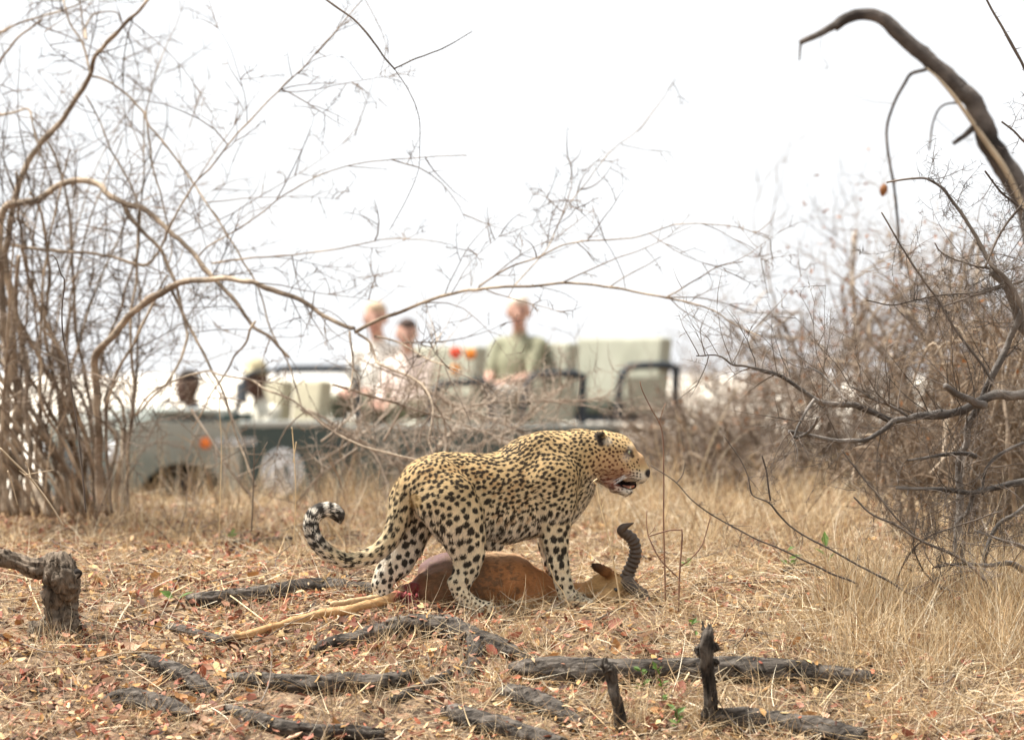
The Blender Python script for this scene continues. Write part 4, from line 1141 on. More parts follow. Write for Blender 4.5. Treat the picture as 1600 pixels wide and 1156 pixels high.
# ground colour of the coat
back = sstep(0.30, 0.62, lz + 0.18 * LN[:, 2])
TAN, PALE, CREAM, WHITE = np.array(lin(198, 168, 120)), np.array(lin(214, 194, 156)), np.array(lin(220, 206, 176)), np.array(lin(230, 222, 206))
col = PALE + (TAN - PALE) * back[:, None]
legm = sstep(0.42, 0.16, lz) * ~is_tail
col = col + (CREAM - col) * (legm * 0.85)[:, None]
down = sstep(-0.1, -0.75, LN[:, 2]) * sstep(0.5, 0.35, lz)
inner = sstep(0.2, 0.8, -LN[:, 1] * np.sign(ly) ) * sstep(0.36, 0.26, lz)
col = col + (WHITE - col) * np.clip(down + inner * 0.8, 0, 1)[:, None]
headm = sstep(905, 935, lpx)
chin = np.clip(sstep(742, 756, lpy) * sstep(918, 950, lpx) + sstep(975, 992, lpx) * sstep(730, 744, lpy) * 0.8, 0, 1)
col = col + (WHITE - col) * (chin * 0.8)[:, None]
throat = sstep(735, 758, lpy) * sstep(880, 905, lpx) * headm
col = col + (WHITE - col) * (throat * 0.5)[:, None]
col = col + (np.array(lin(182, 146, 108)) - col) * (sstep(985, 1000, lpx) * sstep(732, 722, lpy) * 0.8)[:, None]    # russet nose bridge
col = col + (WHITE - col) * (is_tail * sstep(0.62, 0.75, tail_s) * 0.9)[:, None]
col *= (1 + 0.10 * noise3(LV * 22, 5) + 0.10 * noise3(LV * 70, 6))[:, None]
# --- spots: variable-density scatter; the flank gets broken rosettes
order = rng.permutation(len(LV))[:70000]
jit = noise3(LV * 30, 61)
def region(i):
    """-> spacing, spot radius, stretch, kind"""
    x, z, px, py = lx[i], lz[i], lpx[i] + 9 * jit[i], lpy[i] + 9 * jit[i]
    if is_tail[i]: return (0.0275, 0.0105, 1.1, 's')
    if px > 972: return (0.0130, 0.0040, 1.15, 's')
    if px > 928: return (0.0172, 0.0062, 1.1, 's')
    if z < 0.075: return (0.0190, 0.0062, 1.0, 's')
    if px > 835 and py > 880: return (0.0300, 0.0098, 1.15, 's')
    if px > 835 and py > 800: return (0.0345, 0.0132, 1.15, 's')
    if px < 762 and py > 885: return (0.0310, 0.0105, 1.15, 's')
    if px < 762 and py > 815: return (0.0385, 0.0148, 1.15, 's')
    if px < 762 and py > 775: return (0.0330, 0.0128, 1.15, 's')
    if px > 880: return (0.0195, 0.0072, 1.25, 's')
    if px > 826: return (0.0212, 0.0082, 1.25, 's')
    if py > 815: return (0.0280, 0.0105, 1.3, 's')
    if px < 655 : return (0.0245, 0.0095, 1.2, 's')
    if py < 722: return (0.0178, 0.0068, 1.5, 's')
    if px > 755: return (0.0212, 0.0080, 1.3, 'o')
    if py > 745: return (0.0255, 0.0100, 1.2, 's')
    return (0.0208, 0.0080, 1.25, 'o')
cell = 0.016
grid = {}
cent = []
for i in order:
    sp, rr, st, kd_ = region(i)
    sp *= 0.83
    p = LV[i]
    key = (int(p[0] // cell), int(p[1] // cell), int(p[2] // cell))
    R_ = int(sp // cell) + 1
    ok = True
    for a in range(key[0] - R_, key[0] + R_ + 1):
        for b in range(key[1] - R_, key[1] + R_ + 1):
            for c in range(key[2] - R_, key[2] + R_ + 1):
                for (q, s2) in grid.get((a, b, c), ()):
                    dd = (q[0] - p[0]) ** 2 + (q[1] - p[1]) ** 2 + (q[2] - p[2]) ** 2
                    if dd < (min(sp, s2) * 0.5 + 0.5 * max(sp, s2)) ** 2 * 0.94: ok = False; break
                if not ok: break
            if not ok: break
        if not ok: break
    if ok:
        grid.setdefault(key, []).append((p, sp))
        cent.append((i, sp, rr, st, kd_))
spots = []          # position, radius, axis (3), stretch
ros = []
for i, sp, rr, st, kd_ in cent:
    p, n_ = LV[i], LN[i]
    if is_tail[i] and tail_s[i] > 0.72: continue
    if lpx[i] > 985 and (lpy[i] < 718 or lpx[i] > 1000): continue
    flow = A(-1, 0, -0.35) if lpx[i] > 700 else A(-0.4, 0, -1)
    if lz[i] < 0.32: flow = A(-0.3, 0, -1)
    if lpx[i] > 930: flow = A(-0.8, 0, 0.3)
    t_ = unit(flow - n_ * np.dot(flow, n_)); b_ = np.cross(n_, t_)
    a = rng.normal() * 0.45
    ax = t_ * math.cos(a) + b_ * math.sin(a)
    r_ = rr * 0.90 * rng.uniform(0.8, 1.16)
    spots.append((p, r_, ax, st * rng.uniform(0.8, 1.3)))
    if kd_ == 'o':                                  # flank: blotches cluster in loose rings with an ochre middle
        if rng.random() < 0.15:
            a2 = rng.uniform(0, 6.28)
            spots.append((p + (t_ * math.cos(a2) + b_ * math.sin(a2)) * r_ * 1.25, r_ * 0.7, t_, 1.2))
        if rng.random() < 0.5: ros.append((p + b_ * sp * 0.5, 0.01))
SPp = np.array([s[0] for s in spots]); SPr = np.array([s[1] for s in spots]); SPa = np.array([s[2] for s in spots]); SPs = np.array([s[3] for s in spots])
kd = kdtree.KDTree(len(SPp))
for i, p in enumerate(SPp): kd.insert(p, i)
kd.balance()
nn = np.array([[h[1] for h in kd.find_n(v, 4)] for v in LV.tolist()])
wob = noise3(LV * 130, 11) * 0.16 + noise3(LV * 300, 12) * 0.08
mask = np.zeros(len(LV))
for j in range(4):
    s = nn[:, j]
    d = LV - SPp[s]
    al = (d * SPa[s]).sum(1)
    pe = np.sqrt(np.maximum((d * d).sum(1) - al * al, 0))
    e = np.sqrt((al / SPs[s]) ** 2 + pe ** 2) / SPr[s]
    mask = np.maximum(mask, sstep(1.12, 0.88, e + wob))
if ros:
    kr = kdtree.KDTree(len(ros))
    for i, (p, R_) in enumerate(ros): kr.insert(p, i)
    kr.balance()
    dr_ = np.array([kr.find(v)[2] for v in LV.tolist()])
    col = col + (np.array(lin(170, 126, 76)) - col) * (0.5 * sstep(0.013, 0.007, dr_))[:, None]
rings = is_tail & (tail_s > 0.70)
rg = sstep(-0.15, 0.25, np.sin(tail_s * 150.0 + 1.5 * noise3(LV * 60, 14)) + 0.5) * sstep(-1.2, 0.1, LN[:, 2] * 0.2 + (LV[:, 0] - tp[tail_k, 0]) * -6 + 0.2)
mask = np.where(rings, np.maximum(rg, sstep(0.97, 0.985, tail_s)), mask)
BLK = np.array((0.010, 0.008, 0.007))
tanspot = np.array((0.06, 0.032, 0.018))
sc_ = np.where((back > 0.7)[:, None], BLK * 0.85 + tanspot * 0.15, BLK)
col = col + (sc_ - col) * (mask * 0.96)[:, None]
# face marks: nose leather, black lip line, eye rim, ear back, chin spot
def blot(px, py, r, c, amt=1.0, soft=0.3):
    global col
    d = np.hypot(lpx - px, lpy - py) / r
    col = col + (np.array(c) - col) * (sstep(1 + soft, 1 - soft, d) * amt * (lpx > 900))[:, None]
blot(1015, 740, 7, (0.02, 0.015, 0.015))
for k in range(14):
    t = k / 13
    blot(964 + 46 * t, 750.5 + 5.5 * math.sin(t * 2.2) - 1.0 * t, 2.6, (0.02, 0.014, 0.013), 0.92)
for k in range(7):
    t = k / 6
    blot(963 + 24 * t, 757 + 8 * t - 2 * t * t, 2.6, (0.02, 0.014, 0.013), 0.92)
for j in range(3):                                   # whisker rows
    for k in range(4): blot(986 + k * 5, 738.5 + j * 4 + k * 0.9, 1.5, BLK, 0.85)
blot(944, 768, 5, BLK); blot(958, 762, 3, BLK, 0.8)
blot(983, 707.5, 7.0, (0.03, 0.02, 0.015), 0.95)
blot(989, 713, 3, (0.03, 0.02, 0.015), 0.9)
blot(978, 715, 6, WHITE, 0.4, 0.9); blot(986, 699, 5, WHITE, 0.25, 0.9)
blot(937, 682, 8, (0.02, 0.016, 0.014), 0.96); blot(940, 691, 7, (0.02, 0.016, 0.014), 0.96)
blot(950, 690, 6, (0.58, 0.50, 0.38), 0.7, 0.7)
blot(955, 733, 26, lin(150, 84, 60), 0.36, 0.9); blot(976, 745, 12, lin(130, 56, 44), 0.4, 0.8); blot(958, 756, 14, lin(150, 70, 56), 0.35, 0.9)     # blood-stained cheek
blot(651, 778, 0.1, WHITE, 0)
gm = (np.hypot(lpx - 651, lpy - 779) < 11) & (LN[:, 1] < 0.6)
col[gm] = col[gm] * 0.4 + 0.6 * np.array(lin(172, 142, 92))
mouth = (lpx > 962) & (lpx < 1008) & (np.abs(lpy - (752 + (lpx - 972) * 0.30)) < 6 + (lpx - 972) * 0.06) & (np.abs(ly - HY + 0.22 * 0.375) < 0.035)
_mt = np.clip((lpx - 966) / 48, 0, 1)
inm = (np.abs(lpy - (754 + 10 * _mt)) < 5.2 + 4.2 * _mt) & (lpx > 963) & (lpx < 1004) & (LV[:, 1] - HY < 0.045) & ((LV[:, 1] - HY > -0.026) | (np.abs(lpy - (754 + 10 * _mt)) < 3.2 + 3 * _mt)) & ~((lpx > 985) & (LN[:, 2] > -0.1) & (lpy < 757))
col[inm] = np.array((0.022, 0.012, 0.012))
col = np.clip(col, 0.008, 0.9)

M_COAT = mat('leopard_coat', attr=True, rough=0.75, var=0.10, scale=260, bump=0.35, bscale=420, spec=0.2)
leopard = mesh_obj('leopard', LV, LF_, M_COAT, None, col, True, (0, LD, 0))
tag(leopard, 'spotted leopard standing over its kill with mouth slightly open and tail curled up', 'leopard')

# short fur: fine flat tufts lying along the coat, coloured as the skin beneath
def fur(name, V, N_, C, n, length, flow, parent, w=0.0011, lift=0.35, bias=None, seed=1):
    g = np.random.default_rng(seed)
    i = g.choice(len(V), n, p=bias)
    p, nn_ = V[i], N_[i]
    f = flow[i]
    t = unit(f - nn_ * (f * nn_).sum(1, keepdims=True) + g.normal(size=(n, 3)) * 0.22)
    t = unit(t - nn_ * (t * nn_).sum(1, keepdims=True))
    s = np.cross(nn_, t)
    Ln = length[i] * g.uniform(0.6, 1.25, n)
    p = p + (g.random((n, 3)) - 0.5) * 0.003
    mid = p + (t * 0.55 + nn_ * lift * 0.35) * Ln[:, None]
    tip = p + (t * 1.0 + nn_ * lift * 0.45) * Ln[:, None]
    v = np.stack([p - s * w, p + s * w, mid + s * w * 0.7, mid - s * w * 0.7, tip], 1).reshape(-1, 3)
    b = np.arange(n)[:, None] * 5
    c = np.repeat(C[i] * g.uniform(0.88, 1.22, (n, 1)), 5, 0)
    nr = np.repeat(nn_, 5, 0)
    o = mesh_obj(name, v, [b + [3, 2, 1, 0], b + [4, 2, 3]], M_FUR, parent, c, True, None, nr)
    return tag(o, kind='stuff')
M_FUR = mat('fur', attr=True, rough=0.7, var=0.05, scale=60, spec=0.15)
flow = np.tile(A(-1, 0, -0.45), (len(LV), 1))
flow[lz < 0.40] = A(-0.25, 0, -1)
flow[lpx > 925] = A(-1, 0, 0.1)
td = np.gradient(tp[:, :3], axis=0)
flow[is_tail] = unit(td)[tail_k[is_tail]]
ln_ = np.full(len(LV), 0.0095)
ln_[lpx > 925] = 0.005; ln_[lpx > 985] = 0.0025; ln_[lz < 0.1] = 0.006; ln_[is_tail] = 0.017
ln_[(lpx > 900) & (lpy > 740) & (lpx < 960)] = 0.016
ln_[(LN[:, 2] < -0.3) & (lz > 0.2)] = 0.019
sel = ~((np.hypot(lpx - 984, lpy - 707) < 7) | inm | (np.hypot(lpx - 1015, lpy - 740) < 8))
bias = sel / sel.sum()
fur('fur', LV, LN, col, 150000, ln_, flow, leopard, bias=bias)

def ball(name, c, r, m, parent, sy=1.0, n=16):
    a = np.arange(n) / n * 2 * pi; e = np.linspace(-pi / 2, pi / 2, n // 2 + 1)
    V = np.array([[c[0] + r * math.cos(t) * math.cos(f), c[1] + sy * r * math.sin(t) * math.cos(f), c[2] + r * math.sin(f)] for f in e for t in a])
    idx = np.arange(len(V)).reshape(len(e), n)
    F = np.stack([idx[:-1], np.roll(idx[:-1], -1, 1), np.roll(idx[1:], -1, 1), idx[1:]], -1).reshape(-1, 4)
    return mesh_obj(name, V, F, m, parent)
M_IRIS = simple('iris', (0.36, 0.36, 0.20), 0.15, spec=0.8, scale=200)
M_PUPIL = simple('pupil', (0.01, 0.01, 0.01), 0.1, spec=0.8)
M_NOSE = simple('nose_leather', (0.025, 0.018, 0.018), 0.4)
M_TOOTH = simple('tooth', (0.75, 0.66, 0.45), 0.4)
M_TONGUE = simple('tongue', (0.55, 0.24, 0.16), 0.5)
M_WHISK = simple('whisker', (0.85, 0.83, 0.78), 0.4)
# eyes sit at the surface found under the photo's eye position, both sides
for g in (-1, 1):
    m_ = (np.hypot(lpx - 983.5, lpy - 707) < 3.5) & (np.sign(LV[:, 1] - HY) == g)
    c = LV[m_].mean(0) if m_.any() else hp(983, 707, 0.04 * g)
    n_ = unit(LN[m_].mean(0)) if m_.any() else A(0.5, g, 0)
    e = ball('eye', c - n_ * 0.0055, 0.0088, M_IRIS, leopard)
    ball('pupil', c - n_ * 0.0055 + unit(n_ + A(0.6, 0, 0)) * 0.0078, 0.0032, M_PUPIL, e)
N_ = Sdf(); N_.cap(hp(1009.5, 739), 0.0135, hp(1011.5, 743), 0.0125, 0.01, 1.3)
v, f = N_.mesh(0.0025); mesh_obj('nose', v, f, M_NOSE, leopard)
for (px, py, dy, px2, py2, r) in ((998, 753, -0.016, 997, 761, 0.0036), (998, 753, 0.016, 997, 761, 0.0036), (984, 766, -0.012, 987, 759, 0.0032), (984, 766, 0.012, 987, 759, 0.0032)):
    V, F = one_tube([hp(px, py, dy), (hp(px, py, dy) + hp(px2, py2, dy)) / 2 + A(0.001, 0, 0), hp(px2, py2, dy)], [r, r * 0.75, r * 0.15], 8, 8)
    mesh_obj('tooth', V, F, M_TOOTH, leopard)
T_ = Sdf(); T_.cap(hp(975, 760), 0.005, hp(983, 762.5), 0.006, 0.01, 1.9); T_.cap(hp(983, 762.5), 0.006, hp(991, 760), 0.0045, 0.01, 2.0)
v, f = T_.mesh(0.003); mesh_obj('tongue', v, f, M_TONGUE, leopard)
for g in (-1, 1):
    for k in range(9):
        b = hp(988 + (k % 3) * 5, 738 + (k // 3) * 4, 0.036 * g)
        tip = b + A(-0.07 - 0.015 * (k % 3), 0.035 * g, -0.045 + 0.012 * (k // 3) + rng.normal() * 0.008)
        V, F = one_tube([b, (b + tip) / 2 + A(0, 0.006 * g, 0.008), tip], [0.0009, 0.0007, 0.0003], 8, 3, close=False)
        mesh_obj('whisker', V, F, M_WHISK, leopard)

# ------------------------------------------------------------------ antelope carcass
def CP(px, py, d): return P(px, py, d)
def cr(px, d=16.05): return px * d / FPX
IMP = Sdf()
RUF, RUFD, BELLY, SKIN, FLESH, LEGC, HOOF = lin(168, 114, 70), lin(126, 90, 62), lin(206, 176, 140), lin(104, 78, 74), lin(112, 46, 46), lin(176, 138, 94), lin(40, 34, 30)
def ic(p0, r0, p1, r1, d0=16.05, d1=None, c=RUF, k=0.03, sy=1.0):
    IMP.cap(CP(*p0, d0), cr(r0), CP(*p1, d1 or d0), cr(r1), k, sy, c)
ic((672, 925), 33, (700, 920), 38, 16.06, 16.08, RUFD, sy=1.1)
ic((700, 920), 40, (750, 912), 46, 16.08, 16.10, RUFD, sy=1.1)
ic((750, 912), 46, (800, 912), 41, 16.10, 16.10, RUF, sy=1.1)
ic((800, 912), 41, (838, 919), 27, 16.10, 16.10, RUF, sy=1.1)
ic((838, 919), 27, (866, 930), 17, 16.10, 16.10, RUF, sy=1.1)
ic((762, 890), 33, (802, 893), 27, 16.11, 16.11, BELLY, 0.02)
ic((684, 899), 32, (700, 895), 32, 16.12, 16.12, SKIN, 0.012)
ic((866, 930), 15, (905, 928), 15, 16.10, 16.12, RUF)
ic((905, 928), 15, (942, 918), 18, 16.12, 16.12, lin(196, 152, 102))
ic((942, 915), 19, (972, 912), 17, 16.12, 16.10, lin(206, 168, 112))        # skull
ic((972, 918), 15, (950, 930), 11, 16.10, 16.00, lin(202, 164, 112), 0.02)   # face turned down towards us
ic((960, 926), 13, (935, 934), 8, 16.04, 15.98, lin(160, 124, 84), 0.02)
ic((958, 900), 9, (946, 893), 7, 16.08, 16.05, lin(150, 100, 56), 0.01, 0.6)   # ear
ic((946, 893), 8.0, (934, 886), 6.5, 16.05, 16.03, lin(110, 74, 44), 0.008, 0.5)
ic((934, 886), 6, (928, 883), 3.5, 16.03, 16.02, (0.015, 0.012, 0.01), 0.004, 0.5)
# fore legs folded under
ic((838, 932), 13, (820, 944), 8, 16.05, 16.0, RUF); ic((820, 944), 7, (862, 950), 5, 16.0, 15.98, LEGC)
# torn haunch
for k in range(16):
    a = rng.normal(size=2) * A(8, 9)
    ic((641 + a[0], 928 + a[1]), 6 + 3 * rng.random(), (634 + a[0] * 1.4, 934 + a[1]), 4, 16.02 + rng.normal() * 0.02, None, tuple(np.array(FLESH) * rng.uniform(0.6, 1.5)), 0.006)
for k in range(18):                                  # strings of torn flesh towards the dragged legs
    a = A(rng.uniform(612, 652), rng.uniform(928, 956))
    ic(tuple(a), rng.uniform(2.5, 5), (a[0] + rng.normal() * 9, a[1] + rng.normal() * 8), 2.2, 15.88 + rng.normal() * 0.03, None, tuple(np.array(lin(138, 52, 54)) * rng.uniform(0.6, 1.7)), 0.005)
ic((668, 952), 7, (650, 958), 5, 15.96, 15.95, lin(140, 50, 48), 0.008); ic((690, 945), 12, (662, 957), 8, 15.97, 15.96, RUFD, 0.015)
# two hind legs dragged out to the left, lying on the ground
def gl(px, py, up): 
    q = G(px, py); q[2] += up; return q
L1 = [(640, 935, 11, 0.04), (610, 950, 9.5, 0.03), (575, 961, 8.5, 0.03), (545, 968, 8, 0.028), (520, 972, 8.5, 0.028), (505, 973, 9.0, 0.028), (490, 977, 7.5, 0.026), (456, 985, 6.3, 0.022), (425, 993, 5.8, 0.02), (402, 1000, 6.2, 0.02), (392, 1003, 7.5, 0.02), (380, 1005, 6.8, 0.02), (366, 1009, 6.4, 0.02)]
q1 = [(gl(px, py + r * 0.7, u), cr(r, 15.5)) for px, py, r, u in L1]
for (a, ra), (b, rb) in zip(q1[:-1], q1[1:]): IMP.cap(a + A(0, -0.01, 0.022), ra * 0.85, b + A(0, -0.01, 0.022), rb * 0.85, 0.012, 1, LEGC)
IMP.cap(q1[-1][0] + A(0, -0.01, 0.022), cr(6.5, 15.4), gl(340, 1018, 0.03), cr(4.5, 15.4), 0.006, 1, HOOF)
L2 = [(645, 930, 11, 0.03), (615, 942, 8, 0.03), (580, 949, 7, 0.03), (550, 953, 6.5, 0.03), (520, 958, 6, 0.03)]
q2 = [(gl(px, py + r * 0.7, u), cr(r, 15.7)) for px, py, r, u in L2]
for (a, ra), (b, rb) in zip(q2[:-1], q2[1:]): IMP.cap(a + A(0, -0.01, 0.016), ra * 0.72, b + A(0, -0.01, 0.016), rb * 0.72, 0.01, 1, lin(196, 166, 126))
IV, IF_ = IMP.mesh(0.0042)
IV = smooth_mesh(IV, IF_, 1)
IN = vnormals(IV, IF_)
ICOL = IMP.colour(IV, 0.010)
ipx = 800 + IV[:, 0] / IV[:, 1] * FPX; ipy = 578 + (CAMZ - IV[:, 2]) / IV[:, 1] * FPX
dirt = sstep(0.0, 0.35, 0.7 * noise3(IV * 45, 21) + 0.7 * noise3(IV * 120, 22) + 0.5 * noise3(IV * 230, 36) + 0.72 - np.hypot((ipx - 735) / 80, (ipy - 903) / 42)) 
ICOL = ICOL + (np.array(lin(104, 80, 58)) - ICOL) * (dirt * 0.75)[:, None]
low = sstep(936, 956, ipy) * (ipx > 660) * (ipx < 900)
ICOL = ICOL * (1 - 0.25 * low)[:, None] if False else ICOL
blood = sstep(0.1, 0.5, 0.7 * noise3(IV * 60, 23) + 1.0 - np.hypot((ipx - 638) / 24, (ipy - 936) / 20))
_tear = (blood * (0.011 * noise3(IV * 75, 31) + 0.006 * noise3(IV * 160, 32)))[:, None]
_fold = (0.0035 * noise3(IV * A(14, 14, 40), 33) + 0.002 * noise3(IV * 60, 34))[:, None]     # creased, slack hide
IV = IV + IN * (_tear + _fold)
ICOL = ICOL + (np.array(FLESH) * (1 + 0.9 * noise3(IV * 90, 35))[:, None].clip(0.4, 2.2) - ICOL) * (blood * 0.85)[:, None]
ICOL *= (1 + 0.12 * noise3(IV * 30, 24) + 0.08 * noise3(IV * 110, 25))[:, None]
ICOL = np.clip(ICOL, 0.01, 0.9)
org = A(-0.1, 16.05, 0)
M_HIDE = mat('hide', attr=True, rough=0.65, var=0.10, scale=120, bump=0.3, bscale=260, spec=0.25)
carcass = mesh_obj('antelope_carcass', IV - org, IF_, M_HIDE, None, ICOL, True, tuple(org))
tag(carcass, 'dead reddish-brown antelope with ringed horns and torn haunch lying under the leopard', 'antelope')
iflow = np.tile(A(-1, 0, -0.2), (len(IV), 1))
isel = (ipx > 655) * ((ICOL[:, 0] < 3 * ICOL[:, 1])) * ~(np.hypot((ipx - 684) / 34, (ipy - 880) / 22) < 1)
fur('fur', IV - org, IN, ICOL, 42000, np.full(len(IV), 0.011), iflow, carcass, bias=isel / isel.sum(), seed=5, lift=0.2)
M_HORN = simple('horn', (0.075, 0.055, 0.04), 0.5, scale=30, color2=(0.12, 0.09, 0.065))
for pts, d0, d1 in (([(979, 903), (984, 890), (990, 876), (993, 862), (991, 849), (985, 839), (976, 833), (971, 829), (974, 824), (982, 820), (990, 817)], 16.08, 16.0),
                    ([(980, 908), (985, 915), (993, 921), (1004, 929), (1014, 945)], 16.06, 15.95)):
    k = len(pts)
    p = np.array([P(a, b, d0 + (d1 - d0) * i / (k - 1)) for i, (a, b) in enumerate(pts)])
    rr = np.interp(np.linspace(0, 1, k), [0, 0.55, 0.8, 1], [0.0265, 0.0225, 0.016, 0.002] if k > 6 else [0.0265, 0.024, 0.022, 0.016])
    q = spline(np.hstack([p, rr[:, None]]), 150)
    s = np.linspace(0, 1, 150)
    amp = sstep(0.78, 0.62, s) if k > 6 else 1.0
    V, F = tubes(q[None, :, :3], (q[:, 3] * (1 + 0.09 * amp * (np.sin(s * (95 if k > 6 else 50) + 3 * noise3(q[:, :3] * 9, 4)) + 0.7 * noise3(q[:, :3] * 40, 6)) ))[None], 14)
    mesh_obj('horn', V - org, F, M_HORN, carcass)
c = P(962, 916, 16.0)
m_ = (np.hypot(ipx - 962, ipy - 921) < 3) & (IN[:, 1] < 0)
if m_.any(): ball('eye', IV[m_].mean(0) - org, 0.009, M_PUPIL, carcass)

# ------------------------------------------------------------------ roots, logs and stumps on the bank
def bark_mat(name, crack, body, ridge, stretch):
    m = bpy.data.materials.new(name); m.use_nodes = True
    N, L = m.node_tree.nodes, m.node_tree.links
    b = N['Principled BSDF']; b.inputs['Roughness'].default_value = 0.92; b.inputs['Specular IOR Level'].default_value = 0.15
    tc = N.new('ShaderNodeTexCoord'); mp = N.new('ShaderNodeMapping'); mp.inputs['Scale'].default_value = stretch
    L.new(tc.outputs['Object'], mp.inputs['Vector'])
    n1 = N.new('ShaderNodeTexNoise'); n1.inputs['Scale'].default_value = 46; n1.inputs['Detail'].default_value = 7; n1.inputs['Roughness'].default_value = 0.65; n1.inputs['Distortion'].default_value = 0.6
    L.new(mp.outputs[0], n1.inputs['Vector'])
    n2 = N.new('ShaderNodeTexNoise'); n2.inputs['Scale'].default_value = 7; n2.inputs['Detail'].default_value = 3
    L.new(tc.outputs['Object'], n2.inputs['Vector'])
    cr = N.new('ShaderNodeValToRGB')
    e = cr.color_ramp.elements
    e[0].position = 0.36; e[0].color = (*crack, 1); e[1].position = 0.70; e[1].color = (*ridge, 1)
    k = e.new(0.48); k.color = (*body, 1)
    L.new(n1.outputs[0], cr.inputs[0])
    mr = N.new('ShaderNodeMapRange'); mr.inputs[1].default_value = 0.3; mr.inputs[2].default_value = 0.7; mr.inputs[3].default_value = 0.65; mr.inputs[4].default_value = 1.45
    L.new(n2.outputs[0], mr.inputs[0])
    vm = N.new('ShaderNodeVectorMath'); vm.operation = 'SCALE'
    L.new(cr.outputs[0], vm.inputs[0]); L.new(mr.outputs[0], vm.inputs['Scale']); L.new(vm.outputs[0], b.inputs['Base Color'])
    bp = N.new('ShaderNodeBump'); bp.inputs['Strength'].default_value = 1.0; bp.inputs['Distance'].default_value = 0.012
    L.new(n1.outputs[0], bp.inputs['Height']); L.new(bp.outputs[0], b.inputs['Normal'])
    return m
M_LOG = bark_mat('log_bark', (0.012, 0.010, 0.008), (0.058, 0.048, 0.039), (0.165, 0.14, 0.115), (0.3, 1, 1))
M_STUMP = bark_mat('stump_bark', (0.035, 0.026, 0.019), (0.13, 0.10, 0.072), (0.27, 0.21, 0.155), (1, 1, 0.35))
M_SNAG = bark_mat('snag_bark', (0.012, 0.01, 0.008), (0.055, 0.045, 0.036), (0.15, 0.125, 0.10), (1, 1, 0.35))
M_KNOT = simple('knot_hollow', (0.02, 0.015, 0.012), 0.95)
LOGS = []
def log(name, label, pts, cat='log', m=M_LOG, rough=0.17, group=None, sink=0.08, sides=32, lift=0.0):
    """pts: photo (px, py of the centre line, width px); lies on the ground met by that pixel"""
    c, r = [], []
    for px, py, w in pts:
        q = G(px, py + w * 0.45)
        rr = w / 2 / FPX * q[1]
        q = q + A(0, rr * 0.4, rr * (1 - sink) + lift)
        c.append(q); r.append(rr)
    c = np.array(c); org_ = c[0].copy()
    L_ = np.linalg.norm(np.diff(c, axis=0), axis=1).sum()
    V, F = one_tube(c, np.array(r), int(max(30, L_ / 0.008)), sides, rough, int(rng.integers(1000)), fr=22, bark=1.0)
    LOGS.append((V.reshape(-1, sides, 3), c, np.array(r)))
    o = mesh_obj(name, V - org_, F, m, None, None, True, tuple(org_))
    return tag(o, label, cat, group)
log('fallen_log', 'dark weathered log lying left of the leopard\'s hind feet', [(293, 938, 14), (325, 937, 26), (374, 933, 28), (423, 928, 30), (472, 921, 30), (512, 918, 28), (552, 919, 24), (590, 922, 18)])
log('root', 'dark buried root ending beside the carcass\'s hoof', [(262, 980, 14), (292, 988, 18), (325, 997, 18), (350, 1003, 16), (376, 1006, 12)], 'root')
log('root', 'grey root slanting down right, below the root beside the hoof', [(208, 1022, 10), (247, 1040, 22), (286, 1057, 30), (312, 1072, 26), (333, 1084, 14)], 'root')
log('root', 'short dark hump of root near the bottom left corner', [(157, 1101, 8), (175, 1094, 24), (205, 1093, 34), (240, 1100, 36), (275, 1112, 32), (303, 1122, 16)], 'root')
log('root', 'long straight grey root running into the straw below the carcass leg', [(356, 1060, 12), (385, 1062, 24), (430, 1067, 28), (490, 1070, 32), (540, 1068, 30), (580, 1070, 28), (620, 1064, 26), (650, 1056, 18)], 'root')
log('root', 'split slanting root leading up to the gnarled root below the leopard', [(610, 1097, 14), (650, 1080, 18), (690, 1060, 16), (730, 1040, 12)], 'root')
log('root', 'dark root along the bottom edge left of centre', [(354, 1106, 12), (390, 1122, 22), (440, 1138, 26), (490, 1146, 26), (550, 1147, 24), (600, 1152, 20)], 'root')
log('gnarled_root', 'gnarled dark root with peeling bark arching just below the leopard\'s hind paw', [(485, 1020, 12), (515, 1008, 22), (552, 1002, 24), (590, 992, 28), (625, 982, 32), (660, 980, 34), (700, 984, 34), (737, 998, 30), (775, 1010, 26), (815, 1024, 18), (850, 1036, 10)], 'root', rough=0.28)
log('root', 'knobbly branch of the gnarled root plunging into the straw', [(735, 990, 26), (742, 1015, 26), (740, 1040, 20), (728, 1062, 14)], 'root', rough=0.28)
log('fallen_log', 'longest dark log, lying level across the lower right behind the two broken stumps', [(800, 1046, 20), (840, 1050, 38), (890, 1051, 42), (940, 1053, 42), (1000, 1051, 40), (1052, 1047, 36), (1133, 1047, 40), (1194, 1051, 42), (1255, 1056, 42), (1316, 1062, 36), (1360, 1064, 26), (1388, 1062, 12)])
log('fallen_log', 'short thick dark log slanting below the left end of the longest log', [(780, 1082, 16), (800, 1086, 30), (830, 1095, 36), (860, 1109, 34), (890, 1125, 28), (910, 1136, 14)], rough=0.2)
log('root', 'grey root end slanting off the bottom edge below the centre', [(692, 1112, 16), (715, 1119, 32), (745, 1128, 36), (785, 1140, 36), (830, 1153, 34), (880, 1166, 30)], 'root', rough=0.2)
log('root', 'thick dark root at the bottom edge below the knobbly stump', [(1100, 1126, 24), (1150, 1128, 38), (1205, 1130, 34), (1255, 1138, 38), (1300, 1148, 42), (1350, 1160, 36)], 'root', rough=0.2)
log('root', 'low grey root hump on the leafy ground right of the antelope\'s horns', [(1195, 935, 8), (1212, 935, 15), (1240, 938, 15), (1275, 942, 8)], 'root')
log('bark_piece', 'small dark piece of rotten wood under a green seedling', [(1222, 893, 8), (1240, 890, 15), (1268, 894, 12), (1290, 898, 6)], 'dead wood', rough=0.45)
